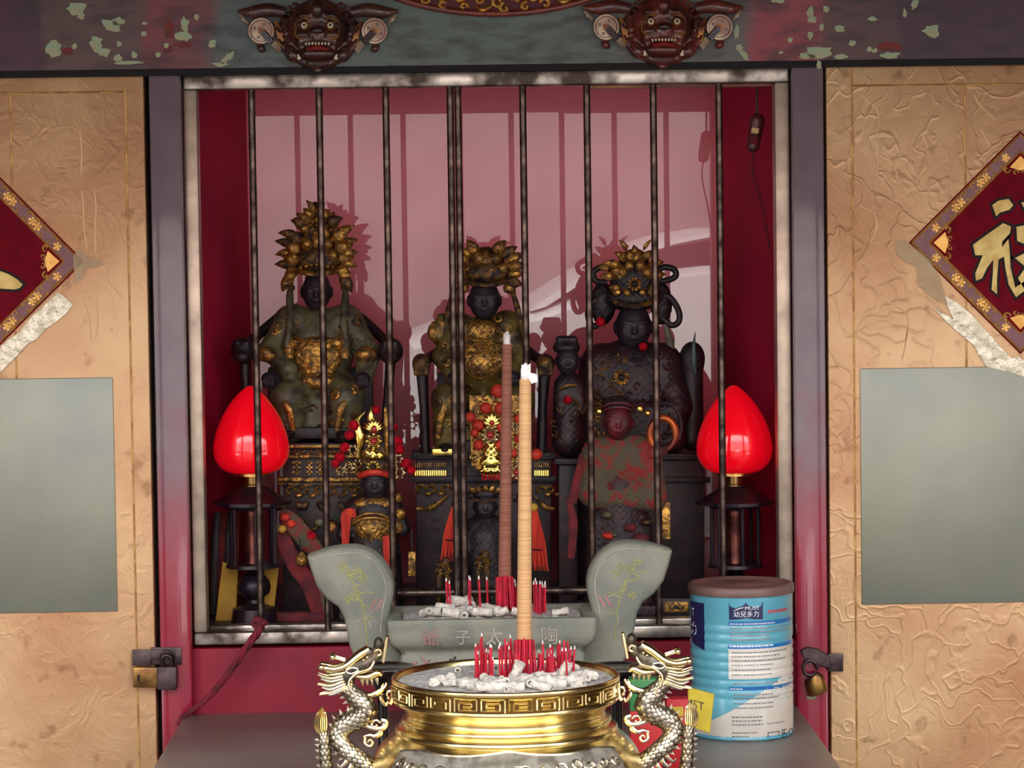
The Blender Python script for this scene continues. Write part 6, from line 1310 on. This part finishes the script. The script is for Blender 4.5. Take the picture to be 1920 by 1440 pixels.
# ---- egg lamps
m_egg = mat('red_glass_shade', (232, 6, 26), rough=.12, coat=.8, emit=.42)
m_collar = mat('brass_collar', (214, 178, 110), (170, 130, 80), rough=.3, metal=1, scale=30); m_copper = mat('copper_tube', (128, 76, 62), (84, 44, 44), rough=.35, metal=.8, scale=30); m_lampd = mat('dark_lamp_metal', (34, 28, 40), (52, 36, 40), rough=.35, metal=.4, scale=30)
def lamp(cx, dy, label):
    f = FrU(cx, 1145 + dy, .09); b = 1145 + dy + (f.o.z - zn) / f.s; o = empty('egg_lamp', Vector((f.o.x, f.o.y, zn)), label, 'lamp', 'pair of red egg lamps'); off = f.o - o.location
    def B(q, nm, m, **k): return q.build(nm, m, f, o, loc=off, **k)
    Y = lambda y: y + dy
    eg = [(0, 722), (6, 723.5), (14, 729), (25, 739), (37, 753), (49, 771), (59, 791), (66, 810), (70, 828), (71, 842), (69, 856), (63, 868), (54, 878), (42, 884), (30, 886), (0, 887)]
    P = catmull([(r, y, 0) for r, y in eg], 3); B(M().lathe((cx, 0, 0), [(max(p[0], 0), Y(p[1])) for p in P], 48, axis=1), 'shade', m_egg, angle=1.2)
    B(M().lathe((cx, 0, 0), [(34, Y(885)), (35, Y(890)), (15, Y(891)), (14, Y(906)), (18, Y(908)), (18, Y(912)), (0, Y(912))], 32, axis=1), 'collar', m_collar, angle=.6)
    B(M().lathe((cx, 0, 0), [(0, Y(908)), (22, Y(910)), (40, Y(920)), (60, Y(932)), (74, Y(938)), (74, Y(944)), (50, Y(944)), (46, Y(952)), (0, Y(952))], 12, axis=1), 'canopy', m_lampd, angle=.3)
    B(M().lathe((cx, 0, 0), [(15, Y(952)), (18, Y(960)), (16, Y(970)), (16, Y(1050)), (19, Y(1058)), (12, Y(1062))], 24, axis=1), 'column', m_copper, angle=.7)
    for k in range(6):
        a = k * math.pi / 3 + .3; B(M().tube([(cx + 44 * math.cos(a), Y(950), 44 * math.sin(a)), (cx + 44 * math.cos(a), Y(1056), 44 * math.sin(a))], 4, 8), 'post', m_lampd)
    B(M().lathe((cx, 0, 0), [(0, Y(1054)), (50, Y(1056)), (52, Y(1062)), (30, Y(1066)), (14, Y(1070)), (12, Y(1074)), (20, Y(1078)), (29, Y(1088)), (32, Y(1100)), (29, Y(1112)), (18, Y(1120)), (12, Y(1124)), (14, Y(1130)), (24, Y(1134)), (40, Y(1140)), (44, b - 4), (44, b), (0, b)], 36, axis=1), 'base', m_lampd, angle=.7)
lamp(477, 0, 'red egg shaped lamp on a dark turned stand at left')
lamp(1380, 0, 'red egg shaped lamp on a dark turned stand at right')

# ---- papers, cloths and the little drawer box at the floor of the niche
for P, lb, d in (([(418, 1053), (448, 1060), (443, 1133), (405, 1150)], 'yellow paper strip left of the left lamp stand', 14), ([(496, 1060), (524, 1057), (512, 1138), (494, 1142)], 'yellow paper strip right of the left lamp stand', 8)):
    fp = Fr(P[0][0], 1145, .12); b = 1145 + (fp.o.z - zn) / fp.s; P2 = [P[0], P[1], (P[2][0], b - 1), (P[3][0], b)]
    tag(M().prism(P2, 0, d, 1).build('yellow_paper', m_yelp, fp, smooth=False), lb, 'paper', 'yellow paper strips')
fc = Fr(570, 1100, .105); bc = 1100 + (fc.o.z - zn) / fc.s
cl = empty('draped_cloth', fc.o, 'dull red and flowered cloth draped between lamp and gold bellied figure', 'cloth')
M().tube(catmull([(530, 985, 0), (536, 1020, 10), (556, 1060, 14), (580, 1095, 10), (600, bc - 4, 4)]), [8, 15, 16, 15, 12], 12, sq=(.3, 1)).build('red_fold', m_cloth2, fc, cl); M().tube(catmull([(528, 958, 4), (545, 975, 12), (575, 1010, 16), (600, 1050, 10), (615, bc - 4, 2)]), [8, 17, 18, 14, 10], 12, sq=(.3, 1)).build('flowered_fold', m_cloth, fc, cl)
for x, y, m in ((536, 968, m_sash), (548, 980, m_sash), (585, 1002, m_pom), (530, 990, m_yelp), (600, 978, m_olive)): M().ell((x, y, 20), (9, 8, 6), 10, 6).build('cloth_flower', m, fc, cl)
fg = Fr(565, 1050, .075); bell = empty('gilt_bell', fg.o, 'small round gilt bell hanging on the flowered cloth', 'bell')
sdf('bell_body', [('e', (565, 1050, 0), (12, 13, 11)), ('e', (565, 1037, 0), (5, 4, 5))], m_gl2, fg, bell, k=4, h=1.8, noise=.8); M().tube([(565, 1036, 0), (562, 1010, -2)], 1.6, 6).build('bell_cord', m_soot, fg, bell)
fl = Fr(425, 940, .16); lc = empty('draped_cloth', fl.o, 'dark red cloth hanging behind the left lamp', 'cloth'); bl = 940 + (fl.o.z - zn) / fl.s
for k in range(4): M().tube(catmull([(408 + k * 12, 960, 0), (404 + k * 12, 1030, 6), (400 + k * 13, bl - 4, 4)]), [7, 9, 10], 10, sq=(.4, 1)).build('cloth_fold', m_cloth2 if k % 2 else m_soot, fl, lc)
fd = Fr(1266, 1142, .075); bd_ = 1142 + (fd.o.z - zn) / fd.s
db = empty('drawer_box', fd.o, 'small dark box with gilt patterned front beside the tin', 'box')
M().bbox((1236, 1122, -40), (1300, bd_, 0), 2).build('carcass', m_soot, fd, db); M().bbox((1246, 1128, 0), (1290, 1148, 1.5), .5).build('gilt_front', m_gl2, fd, db)
q = M(); spiral(q, 1258, 1138, 6, 0, 1, 2, 1.2, 5); spiral(q, 1278, 1138, 6, 3.1, -1, 2, 1.2, 5); q.ell((1268, 1138, 2), (4, 4, 2), 10, 6); q.build('front_scroll', m_soot, fd, db)
for x, y, w in ((548, 1140, 40), (590, 1146, 34)):
    fw = Fr(x, y, .10); bw = y + (fw.o.z - zn) / fw.s; tag(M().bbox((x - w, bw - 16, -20), (x + w * .6, bw, 10), 2).build('red_carton', m_cloth2, fw), 'flat dark red carton on the niche floor, %s' % ('by the lamp foot' if x < 560 else 'further from the lamp'), 'carton', 'flat cartons on the niche floor')
